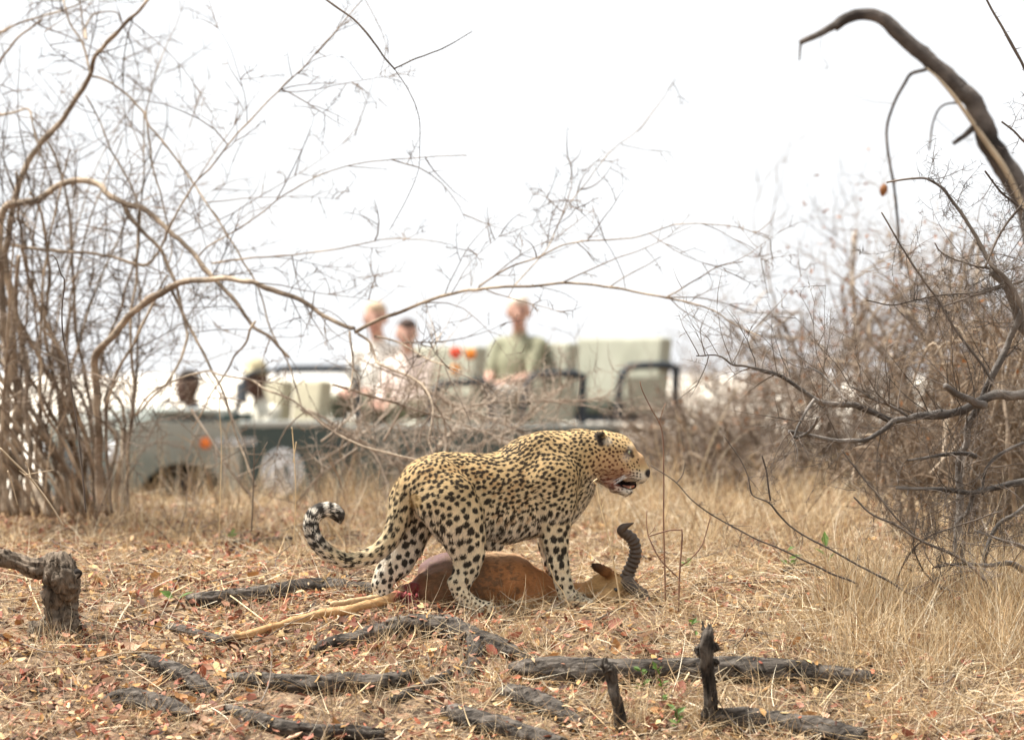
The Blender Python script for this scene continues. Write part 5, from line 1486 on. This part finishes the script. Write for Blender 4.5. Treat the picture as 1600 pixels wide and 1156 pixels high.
log('bark_piece', 'thin dark stick of rotten wood on the leaves at the left, behind the stump', [(224, 860, 7), (250, 855, 11), (276, 852, 8)], 'dead wood', rough=0.28)
log('bark_piece', 'thin dark rotten branch lying on the leaves left of the curled tail', [(345, 850, 8), (385, 848, 11), (425, 845, 11), (460, 842, 7)], 'dead wood', rough=0.28)
# soil bank showing under the log beside the leopard
# stump at the left with its broken side log
q = G(86, 992)
st = empty('tree_stump', tuple(q)); tag(st, 'leaning brown tree stump with a knot hole at the left edge', 'stump')
def up3(pts, d, dd=0.0):
    return np.array([P(px, py, d + dd * i) for i, (px, py, w) in enumerate(pts)]), np.array([w / 2 / FPX * d for _, _, w in pts])
c, r = up3([(80, 1010, 92), (84, 990, 62), (90, 960, 50), (95, 930, 50), (104, 902, 54), (110, 884, 40), (112, 872, 18)], q[1])
V, F = one_tube(c, r, 90, 36, 0.3, 5, fr=30, bark=1.0, kink=1.0); mesh_obj('trunk', V - q, F, M_STUMP, st)
c, r = up3([(-30, 860, 20), (0, 866, 24), (33, 879, 26), (58, 884, 36), (84, 884, 44), (108, 891, 46), (126, 899, 44), (131, 901, 34)], q[1] - 0.03)
V, F = one_tube(c, r, 100, 34, 0.34, 6, fr=30, bark=1.0, kink=1.2); mesh_obj('side_log', V - q, F, M_STUMP, st)
kx = P(121, 896, q[1] - 0.03 - 18 / FPX * 15.8 - 0.012)
V, F = one_tube([kx + A(0, 0.03, 0), kx, kx + A(0.004, -0.012, 0)], [0.016, 0.019, 0.011], 8, 12, 0.2, 3); mesh_obj('knot', V - q, F, M_KNOT, st)
# two broken sapling stumps at the bottom
for lab, pts, knobs in (('thin dark broken stump leaning left at the bottom edge, left of the knobbly one', [(985, 1180, 25), (976, 1146, 21), (966, 1105, 18), (956, 1070, 19), (952, 1045, 20), (946, 1034, 12)], [(951, 1044, 13, 0)]),
                        ('knobbly upright broken stump with shoots at the bottom edge, in front of the longest log', [(1104, 1190, 26), (1106, 1140, 24), (1109, 1097, 22), (1105, 1050, 21), (1100, 1015, 23), (1104, 992, 18), (1107, 978, 10)], [(1096, 1016, 14, 0), (1115, 1010, 11, 1), (1104, 992, 12, 2), (1117, 1034, 8, 1)])):
    q = G(pts[1][0], min(1150, pts[1][1]))
    d = q[1]
    st = empty('broken_stump', tuple(q)); tag(st, lab, 'stump')
    c, r = up3(pts, d)
    V, F = one_tube(c, r, 90, 28, 0.24, int(rng.integers(99)), fr=26, bark=1.2, kink=1.2); mesh_obj('stem', V - q, F, M_SNAG, st)
    for k in range(7):
        b = P(pts[-1][0] + rng.uniform(-8, 8), pts[-1][1] + 6, d + rng.uniform(-0.015, 0.015))
        V, F = one_tube([b, b + A(rng.normal() * 0.006, rng.normal() * 0.005, rng.uniform(0.012, 0.035))], [0.007, 0.002], 8, 6, 0.3, k)
        mesh_obj('splinter', V - q, F, M_SNAG, st)
    for (px, py, rr, k) in knobs:
        b = P(px, py, d - 0.004); s = rr * 0.72 / FPX * d
        V, F = one_tube([b + A(-0.3 * s, 0, -s), b + A(0, -0.2 * s, 0), b + A(0.2 * s, 0, 0.9 * s)], [0.5 * s, s, 0.45 * s], 28, 24, 0.55, k + 3, fr=60, bark=1.3)
        mesh_obj('knob', V - q, F, M_SNAG, st)

# ------------------------------------------------------------------ ground litter
def field(n, dmin, dmax, power=1.0, half=0.165):
    t = rng.random(n) ** power
    d = dmin + (dmax - dmin) * t
    x = rng.uniform(-1, 1, n) * half * d
    return x, d

def gnormal(x, d):
    e = 0.02
    return unit(np.stack([-(ground_z(x + e, d, False) - ground_z(x - e, d, False)) / (2 * e), -(ground_z(x, d + e, False) - ground_z(x, d - e, False)) / (2 * e), np.ones_like(x)], -1))

PAL_LEAF = np.array([lin(146, 96, 74), lin(172, 124, 98), lin(196, 158, 126), lin(216, 186, 146), lin(122, 84, 62), lin(184, 142, 90), lin(100, 70, 54), lin(210, 176, 132), lin(178, 124, 100), lin(196, 152, 96), lin(206, 176, 126), lin(160, 90, 62), lin(142, 76, 56), lin(84, 56, 44), lin(170, 102, 72), lin(70, 50, 40)])
M_LITTER = mat('dead_leaves', attr=True, rough=0.75, var=0.12, scale=70, transl=0.12, spec=0.25)
LEAF_V = np.array([[0, 0, 0], [0.3, 0.24, 0.10], [0.35, 0, 0.0], [0.3, -0.24, 0.10], [0.72, 0.19, 0.10], [0.7, 0, 0.02], [0.72, -0.19, 0.10], [1, 0, 0.10]], float)
LEAF_F = [np.array([[0, 2, 1], [0, 3, 2], [4, 5, 7], [5, 6, 7]]), np.array([[1, 2, 5, 4], [2, 3, 6, 5]])]
def place_leaves(x, d, size, tilt=0.5, hmax=0.034):
    n = len(x)
    L_ = np.tile(LEAF_V, (n, 1, 1))
    L_[:, :, 0] -= 0.5
    curl = rng.uniform(-0.5, 0.9, n)
    L_[:, :, 2] += curl[:, None] * (L_[:, :, 0] ** 2) * 0.9
    L_[:, :, 1] *= rng.uniform(0.45, 1.25, n)[:, None]
    L_[:, :, 2] *= rng.uniform(0.2, 1.8, n)[:, None]
    L_ *= size[:, None, None]
    yaw = rng.uniform(0, 6.283, n); pi_ = rng.normal(size=n) * tilt; ro = rng.normal(size=n) * tilt
    flip = rng.random(n) < 0.45
    L_[flip, :, 2] *= -1
    cx, sx = np.cos(ro), np.sin(ro); cyy, syy = np.cos(pi_), np.sin(pi_); cz, sz = np.cos(yaw), np.sin(yaw)
    X, Y, Z = L_[..., 0], L_[..., 1], L_[..., 2]
    Y, Z = Y * cx[:, None] - Z * sx[:, None], Y * sx[:, None] + Z * cx[:, None]
    X, Z = X * cyy[:, None] + Z * syy[:, None], -X * syy[:, None] + Z * cyy[:, None]
    X, Y = X * cz[:, None] - Y * sz[:, None], X * sz[:, None] + Y * cz[:, None]
    nrm = gnormal(x, d)
    z = ground_z(x, d) + rng.uniform(0.002, hmax, n)
    Z = Z - (nrm[:, 0:1] * X + nrm[:, 1:2] * Y) / nrm[:, 2:3]
    V = np.stack([X + x[:, None], Y + d[:, None], Z + z[:, None]], -1)
    b = np.arange(n)[:, None, None] * 8
    F = [(b + f[None]).reshape(-1, f.shape[1]) for f in LEAF_F]
    return V.reshape(-1, 3), F
def patchy(x, d, s=1.3, seed=30):
    return 0.5 + 0.5 * noise2(x * s, d * s, seed) + 0.3 * noise2(x * s * 3, d * s * 3, seed + 1)
bag = Bag()
for n, a, b, s0, s1, pw in ((34000, 13.6, 17.5, 0.016, 0.062, 1.0), (16000, 17.5, 21.5, 0.03, 0.06, 1.0), (7000, 21.5, 26, 0.04, 0.07, 1.0)):
    x, d = field(n, a, b, pw)
    px = 800 + x / d * FPX
    keep = rng.random(n) < np.clip(0.02 + 1.4 * patchy(x, d) - 0.35 * sstep(1150, 1500, px), 0.05, 1)
    x, d = x[keep], d[keep]
    n = len(x)
    sz = rng.uniform(s0, s1, n) * rng.uniform(0.6, 1.0, n)
    V, F = place_leaves(x, d, sz)
    c = PAL_LEAF[rng.integers(0, len(PAL_LEAF), n)] * rng.uniform(0.55, 1.08, (n, 1))
    bag.add(V, F, np.repeat(c, 8, 0))
o = bag.obj('leaf_litter', M_LITTER, smooth=True); tag(o, 'carpet of small dead leaves covering the bank', 'leaf litter', kind='stuff')
# bits of leaf caught on the logs
bag = Bag()
for ring, c, r in LOGS:
    Vt = ring.reshape(-1, 3)
    ctr = ring.mean(1, keepdims=True)
    upn = unit(ring - ctr).reshape(-1, 3)
    okk = np.where(upn[:, 2] > 0.55)[0]
    n = max(4, int(len(c) * 3))
    i = rng.choice(okk, n)
    V, F = place_leaves(Vt[i, 0], Vt[i, 1], rng.uniform(0.015, 0.04, n), 0.3, 0.004)
    V = V.reshape(n, 8, 3); V[:, :, 2] += (Vt[i, 2] - ground_z(Vt[i, 0], Vt[i, 1]))[:, None]
    bag.add(V.reshape(-1, 3), F, np.repeat(PAL_LEAF[rng.integers(0, len(PAL_LEAF), n)] * rng.uniform(0.6, 1.0, (n, 1)), 8, 0))
o = bag.obj('leaf_scraps', M_LITTER); tag(o, 'dead leaf scraps lying on the logs and roots', 'leaf litter', kind='stuff')
# the larger single leaves: pieces of the ground
lv = []
LEAFM = [simple('big_leaf_%s' % nm, c, 0.7, transl=0.15, scale=60, var=0.25) for nm, c in (('rust', lin(146, 92, 74)), ('rose', lin(172, 122, 104)), ('brown', lin(112, 74, 60)), ('sand', lin(196, 162, 134)), ('amber', lin(168, 122, 76)))]
protos = []
for k in range(10):
    L_ = LEAF_V.copy(); L_[:, 0] -= 0.5
    L_[:, 2] += rng.uniform(-0.3, 0.9) * L_[:, 0] ** 2; L_[:, 1] *= rng.uniform(0.9, 1.4); L_[:, 2] *= rng.uniform(0.6, 2.2)
    o = mesh_obj('leaf', L_, LEAF_F, LEAFM[k % 5], ground)
    protos.append(o)
n = 300
cand = []
while len(cand) < n:
    px, py = rng.uniform(-20, 1620), rng.uniform(860, 1170)
    if px > 1150 and rng.random() < 0.5: continue
    if px > 600 and rng.random() < 0.25: continue
    if 560 < px < 1000 and 860 < py < 960: continue
    q = G(px, py)
    cand.append(q)
for i, q in enumerate(cand):
    o = protos[i] if i < 10 else protos[int(rng.integers(10))].copy()
    if i >= 10: COL.objects.link(o); o.parent = ground
    s = rng.uniform(0.042, 0.078)
    o.scale = (s, s, s)
    o.location = (q[0], q[1], float(ground_z(q[0], q[1])) + rng.uniform(0.012, 0.026))
    o.rotation_euler = (rng.normal() * 0.4 + 0.2, rng.normal() * 0.4, rng.uniform(0, 6.28))

PAL_STRAW = np.array([lin(212, 186, 144), lin(196, 166, 122), lin(226, 206, 170), lin(176, 146, 108), lin(204, 178, 140), lin(152, 122, 90), lin(232, 218, 190)])
M_STRAW = mat('straw', attr=True, rough=0.7, var=0.12, scale=40, transl=0.18, spec=0.25)
def ribbons(bag, Pts, w, C):
    """Pts (N,M,3); thin three-sided stalks"""
    N, M, _ = Pts.shape
    V, F = tubes(Pts, np.asarray(w)[:, None] * np.linspace(1, 0.35, M)[None], 3)
    bag.add(V, F, np.repeat(C, M * 3, 0))
def flat_blades(bag, Pts, w, C):
    """flat grass blades: a strip whose width turns with a random side direction"""
    N, M, _ = Pts.shape
    t = unit(np.gradient(Pts, axis=1))
    side = unit(np.cross(t, np.repeat(rdir(N)[:, None, :], M, 1)))
    ww = np.asarray(w)[:, None, None] * np.linspace(1, 0.15, M)[None, :, None]
    V = np.stack([Pts - side * ww, Pts + side * ww], 2).reshape(-1, 3)
    i = np.arange(N * M * 2).reshape(N, M, 2)
    F = np.stack([i[:, :-1, 0], i[:, :-1, 1], i[:, 1:, 1], i[:, 1:, 0]], -1).reshape(-1, 4)
    bag.add(V, F, np.repeat(C, M * 2, 0))
def straw_col(n): return PAL_STRAW[rng.integers(0, len(PAL_STRAW), n)] * rng.uniform(0.55, 1.15, (n, 1))
# lying straw
bag = Bag()
for n, a, b, w in ((30000, 13.6, 17.5, 0.0014), (14000, 17.5, 21.5, 0.0018), (6000, 21.5, 25, 0.0023)):
    x, d = field(n, a, b)
    px = 800 + x / d * FPX
    keep = rng.random(n) < np.clip(-0.02 + 0.65 * patchy(x, d, 1.6, 50) + 0.8 * sstep(450, 1200, px), 0.06, 1)
    x, d = x[keep], d[keep]; n = len(x)
    z = ground_z(x, d) + rng.uniform(0.006, 0.045, n)
    yaw = rng.uniform(0, 6.283, n)
    nr = gnormal(x, d)
    D = np.stack([np.cos(yaw), np.sin(yaw), np.zeros(n)], -1)
    D[:, 2] = -(nr[:, 0] * D[:, 0] + nr[:, 1] * D[:, 1]) + np.abs(rng.normal(size=n)) * 0.14
    g = grow(np.stack([x, d, z], -1), D, rng.uniform(0.06, 0.40, n) * rng.uniform(0.4, 1, n), 5, 0.16, 0.02)
    flat_blades(bag, g, w * rng.uniform(0.7, 1.5, n), straw_col(n))
o = bag.obj('fallen_straw', M_STRAW); tag(o, 'dry straw strewn over the leaf litter', 'straw', kind='stuff')

for nm, m, n, r0 in (('fallen_sticks', M_TWIG_G, 420, 0.0026), ('pale_fallen_sticks', M_PALE, 260, 0.0022)):     # small broken sticks among the leaves
    bag = Bag()
    x, d = field(n, 13.7, 20)
    yaw = rng.uniform(0, 6.283, n); nr = gnormal(x, d)
    D = np.stack([np.cos(yaw), np.sin(yaw), np.zeros(n)], -1)
    D[:, 2] = -(nr[:, 0] * D[:, 0] + nr[:, 1] * D[:, 1]) + np.abs(rng.normal(size=n)) * 0.12
    g = grow(np.stack([x, d, ground_z(x, d) + rng.uniform(0.008, 0.035, n)], -1), D, rng.uniform(0.06, 0.34, n), 7, 0.10, 0.01)
    V, F = tubes(g, taper(r0 * rng.uniform(0.5, 1.5, n), 7, 0.5), 5); bag.add(V, F)
    o = bag.obj(nm, m); tag(o, 'small broken sticks strewn over the leaf litter', 'sticks', kind='stuff')
def tufts(bag, cx, cd, h, nb, spread, lean, w, droop=0.05, M=6, gap=0.0):
    """cx.. arrays per tuft; nb blades each"""
    i = np.repeat(np.arange(len(cx)), nb)
    n = len(i)
    off = rng.normal(size=(n, 2)) * spread[i][:, None]
    x, d = cx[i] + off[:, 0], cd[i] + off[:, 1]
    z = ground_z(x, d) - 0.005
    out = np.stack([off[:, 0], off[:, 1], np.zeros(n)], -1) / np.maximum(spread[i][:, None], 1e-3)
    D = unit(A(0, 0, 1.0) + out * 0.28 * lean[i][:, None] + rng.normal(size=(n, 3)) * 0.2 * lean[i][:, None])
    ln = h[i] * rng.uniform(0.3, 1.1, n)
    g = grow(np.stack([x, d, z], -1), D, ln, M, 0.10, droop)
    flat_blades(bag, g, w * rng.uniform(0.7, 1.4, n), straw_col(n))
bag = Bag()
# sparse small tufts everywhere on the bank
n = 620
x, d = field(n, 13.8, 19)
tufts(bag, x, d, rng.uniform(0.05, 0.16, n), 16, np.full(n, 0.022), np.full(n, 1.6), 0.0013)
# thicker straw below and right of the carcass
def pxt(n, x0, x1, y0, y1):
    q = np.array([G(rng.uniform(x0, x1), rng.uniform(y0, y1)) for _ in range(n)])
    return q[:, 0], q[:, 1]
for (m, x0, x1, y0, y1, h0, h1, nb, sp, le) in ((60, 560, 1120, 985, 1060, 0.08, 0.20, 22, 0.03, 1.8), (50, 750, 1250, 930, 980, 0.06, 0.15, 20, 0.03, 1.8),
        (130, 1290, 1640, 870, 1070, 0.18, 0.42, 36, 0.05, 1.1), (70, 1150, 1620, 980, 1160, 0.12, 0.26, 26, 0.05, 1.7), (60, 1000, 1350, 820, 880, 0.10, 0.28, 18, 0.04, 1.0),
        (50, 500, 1100, 1060, 1160, 0.06, 0.18, 18, 0.035, 2.0), (70, 0, 480, 860, 1150, 0.06, 0.17, 14, 0.03, 1.8), (16, 940, 1010, 1120, 1150, 0.08, 0.2, 14, 0.02, 1.5), (16, 1080, 1140, 1110, 1150, 0.08, 0.2, 14, 0.02, 1.5), (60, 560, 1380, 1072, 1090, 0.05, 0.14, 8, 0.02, 1.8), (16, 40, 140, 985, 1020, 0.08, 0.2, 14, 0.025, 1.5)):
    x, d = pxt(m, x0, x1, y0, y1)
    tufts(bag, x, d, rng.uniform(h0, h1, m), nb, np.full(m, sp), np.full(m, le), 0.0014)
n = 700                                              # single upright straws
x, d = field(n, 13.9, 18.5)
tufts(bag, x, d, rng.uniform(0.08, 0.30, n), 2, np.full(n, 0.03), np.full(n, 1.6), 0.0016, 0.03)
# pale grass standing along the crest behind the leopard
n = 900
x, d = field(n, 18.3, 24.5, 0.9)
px = 800 + x / d * FPX
hh = rng.uniform(0.05, 0.18, n) + 0.22 * sstep(850, 1000, px) * sstep(1400, 1200, px) * rng.random(n) - 0.05 * sstep(480, 300, px)
hh = np.where(rng.random(n) < 0.06, hh * 2.2, hh) + (0.30 * np.clip(patchy(x, d, 1.1, 77) - 0.5, 0, 0.7) * sstep(18.8, 20.5, d))
tufts(bag, x, d, np.maximum(hh, 0.04), 22, np.full(n, 0.07), np.full(n, 1.3), 0.0021, 0.04)
n = 90                                               # tall loose clumps hiding the foot of the vehicle
px = rng.uniform(120, 1250, n); px = np.where((px > 395) & (px < 485), px + 110, px); d = rng.uniform(19.2, 22.6, n); x = (px - 800) / FPX * d
tufts(bag, x, d, rng.uniform(0.18, 0.42, n), 20, np.full(n, 0.05), np.full(n, 1.0), 0.0024, 0.03)
n = 260
x, d = field(n, 24, 30, 1.0, 0.15)
tufts(bag, x, d, rng.uniform(0.2, 0.55, n), 14, np.full(n, 0.10), np.full(n, 1.1), 0.0028, 0.04)
o = bag.obj('dry_grass', M_STRAW); tag(o, 'dry straw-coloured grass tufts standing on the bank', 'grass', kind='stuff')

# ------------------------------------------------------------------ single stalks, sticks and seedlings
M_STALKR = simple('stalk_red', (0.14, 0.07, 0.045), 0.7, scale=30, color2=(0.22, 0.12, 0.07))
M_STALKP = simple('stalk_straw', (0.56, 0.41, 0.22), 0.7, scale=30, color2=(0.66, 0.50, 0.29))
def stalk(name, label, lines, d, m, cat='stalk', group=None):
    """lines: list of (pixel polyline, w0, w1); first one is rooted"""
    org_ = P(*lines[0][0][0], d)
    o = None
    bag = Bag()
    for pts, w0, w1 in lines:
        V, F = one_tube(pxline(pts, d, d, wob=0.01), np.linspace(rad(w0, d), rad(w1, d), len(pts)), max(12, 6 * len(pts)), 6, 0.1, 2)
        bag.add(V, F)
    o = bag.obj(name, m, None, True, tuple(org_), org_)
    return tag(o, label, cat, group)
stalk('dry_stalk', 'tall straight reddish stalk just right of the leopard\'s nose', [([(1040, 1020), (1039, 900), (1037, 825), (1037, 750), (1036, 686), (1030, 660), (1019, 641), (1004, 611), (1000, 596)], 2.8, 1.4), ([(1030, 662), (1036, 640), (1040, 630)], 1.6, 1)], 15.7, M_STALKR)
stalk('dry_stalk', 'dark red-brown stalk kinked over at the top, right of the antelope\'s horns', [([(1058, 1024), (1060, 955), (1062, 894), (1066, 833), (1060, 828), (1043, 829), (1013, 838)], 3.4, 1.8), ([(1013, 838), (1031, 873), (1060, 903)], 2, 2), ([(1064, 884), (1080, 872), (1096, 853), (1104, 830), (1110, 808)], 2.4, 1.5), ([(1013, 838), (1010, 815), (1011, 797)], 1.6, 1.2), ([(1013, 836), (1021, 828), (1024, 820)], 1.2, 1.0)], 15.6, M_STALKR)
stalk('dry_stalk', 'thin pale stalk bending in front of the leopard\'s foreleg', [([(900, 975), (890, 950), (880, 925), (866, 905), (858, 880)], 2.2, 1.2)], 15.7, M_STALKP)
stalk('dry_stalk', 'thin straw stalk leaning before the antelope\'s head', [([(972, 955), (966, 920), (957, 870), (948, 830), (938, 790), (932, 757)], 2.6, 1.5), ([(940, 795), (944, 780)], 1.4, 1), ([(932, 757), (928, 752), (933, 748)], 3, 2)], 15.7, M_STALKP)
stalk('dry_stalk', 'pale seed stalk standing between the badge of the vehicle and the curled tail', [([(458, 850), (462, 780), (460, 720), (457, 676), (456, 668)], 1.6, 1.8), ([(458, 722), (463, 690)], 1.3, 1.3)], 17.2, M_STALKP)
stalk('dry_stalk', 'thin pale stalk rising to the left of the white badge', [([(342, 850), (344, 780), (346, 700), (343, 640), (342, 622)], 1.4, 1.1)], 17.5, M_STALKP)
stalk('dry_stalk', 'brown stalk standing before the side of the vehicle, left of the pale seed stalk', [([(393, 830), (396, 760), (397, 700), (395, 694)], 2.4, 2), ([(396, 730), (410, 705), (418, 690)], 1.4, 1)], 17.8, M_TWIG_L)
stalk('dry_stalk', 'dark thin wiry stalk curving up through the left shrubs', [([(134, 800), (128, 730), (120, 660), (112, 610), (105, 560), (98, 520), (97, 480), (101, 440), (95, 428), (88, 405), (80, 398)], 3, 1.8)], 15.8, M_TWIG_G)
stalk('dry_stalk', 'pale dry twig with a forked head at the far left', [([(98, 820), (80, 790), (50, 750), (20, 720), (0, 700)], 3.2, 3), ([(48, 748), (44, 730), (40, 722)], 1.8, 1.4), ([(12, 735), (20, 760), (28, 790)], 2.4, 2), ([(30, 735), (44, 745), (60, 752)], 1.6, 1.2), ([(38, 742), (60, 738), (84, 734)], 1.8, 1)], 15.6, M_PALE)
for k, (lab, pts, w0, w1, m) in enumerate([
    ('long pale straw lying on a slant up towards the curled tail', [(270, 939), (330, 905), (400, 862), (478, 816)], 3.2, 2, M_STALKP),
    ('pale stick crossing the dark log left of the leopard', [(302, 944), (360, 925), (430, 908), (500, 894)], 3, 2.2, M_PALE),
    ('thin pale stick lying level across the leaves at the lower left', [(60, 1056), (130, 1046), (190, 1038), (246, 1034)], 3.2, 2, M_PALE),
    ('bent pale twig lying below the log at the left', [(175, 1000), (195, 968), (205, 946), (197, 930), (215, 924)], 3.4, 2.4, M_PALE),
    ('reddish twig slanting over the carcass leg', [(410, 966), (470, 950), (540, 932), (580, 925)], 2.6, 1.8, M_STALKR),
    ('straw crossing the end of the log in an upright slant', [(415, 985), (372, 955), (352, 935), (346, 918)], 2.6, 2.0, M_STALKP),
    ('pale grass stem lying in front of the stump at the left', [(66, 970), (48, 925), (30, 880), (18, 840)], 2.8, 2.0, M_STALKP),
    ('dark bent twig lying behind the stump at the left', [(72, 868), (110, 850), (150, 838), (190, 830), (212, 815), (222, 798)], 2.6, 1.8, M_TWIG_G),
    ('pale stick slanting over the gnarled root', [(560, 1100), (600, 1060), (640, 1015), (655, 985)], 2.6, 2.0, M_STALKP),
    ('dark thin twig slanting over the long straight root', [(545, 1026), (575, 1050), (610, 1078)], 2.6, 2.2, M_STALKR),
    ('white forked twig propped at the bottom right', [(1165, 1160), (1174, 1135), (1172, 1120), (1182, 1112)], 2.6, 2.0, M_PALE),
    ('grey twig lying at the lower right corner', [(1490, 1098), (1530, 1110), (1560, 1120), (1590, 1135)], 3, 2, M_TWIG_G),
    ('long straw arching over the bottom right grass', [(1280, 1110), (1340, 1060), (1420, 1040), (1480, 1036)], 2.6, 1.6, M_STALKP),
    ('bright straw stuck in front of the longest log', [(1232, 1080), (1222, 1055), (1212, 1028)], 3, 2, M_STALKP),
    ('bright straw leaning left in front of the longest log', [(1069, 1080), (1080, 1055), (1092, 1035)], 3.4, 2.4, M_STALKP)]):
    c = []
    for px, py in pts:
        q = G(px, py); q[2] += 0.02 + 0.012 * math.sin(px); c.append(q)
    c = np.array(c)
    c[:, 1] -= 0.03; c[:, 2] += 0.01
    V, F = one_tube(c, np.linspace(rad(w0, 15), rad(w1, 15), len(c)), 24, 6, 0.12, k)
    o = mesh_obj('fallen_twig', V - c[0], F, m, None, None, True, tuple(c[0])); tag(o, lab, 'twig')
def seedling(label, px, py, h, n, m=M_GREEN, ls=0.035):
    q = G(px, py)
    root = empty('seedling', tuple(q)); tag(root, label, 'seedling')
    st_ = np.array([[0, 0, -0.01], [0.01, 0, h * 0.5], [-0.005 + rng.normal() * 0.01, 0, h]])
    V, F = one_tube(st_, [0.0025, 0.002, 0.0012], 12, 5, 0.1, 1); mesh_obj('stem', V, F, M_STALKR, root)
    for k in range(n):
        t = rng.uniform(0.35, 1.0)
        p = spline(st_, 20)[int(t * 19)][None]
        dd = unit(A(rng.normal(), rng.normal() * 0.6, 0.5))[None]
        V, F = leaf_quads(p, A(0, -0.4, 1)[None] + rdir(1) * 0.4, dd, [ls * rng.uniform(0.7, 1.3)], [ls * 0.55])
        mesh_obj('leaf', V, F, m, root, smooth=False)
seedling('green-leaved seedling beside the dark rotten wood at the right', 1228, 896, 0.10, 4, ls=0.05)
seedling('single bright green seedling with one broad leaf near the thorn shoots', 1288, 900, 0.12, 3, ls=0.06)
seedling('small green seedling at the foot of the knobbly stump, on its left', 1082, 1012, 0.10, 4)
seedling('yellow-green sapling leaves in front of the knobbly stump, bottom edge', 1030, 1120, 0.18, 12, ls=0.032)
seedling('little green plant right of the thin leaning stump', 1000, 1095, 0.12, 9, ls=0.03)
seedling('low yellow-green plant at the bottom edge between the two stumps', 1055, 1150, 0.10, 9, ls=0.035)
seedling('lime green sprig lying on the leaves by the log at the left', 275, 950, 0.05, 3, ls=0.06)
seedling('tiny green sprig on the leaves behind the stump at the left', 357, 850, 0.06, 4, ls=0.04)
seedling('small yellow leaf sprig beside the kinked red-brown stalk', 1070, 896, 0.06, 3, ls=0.04)
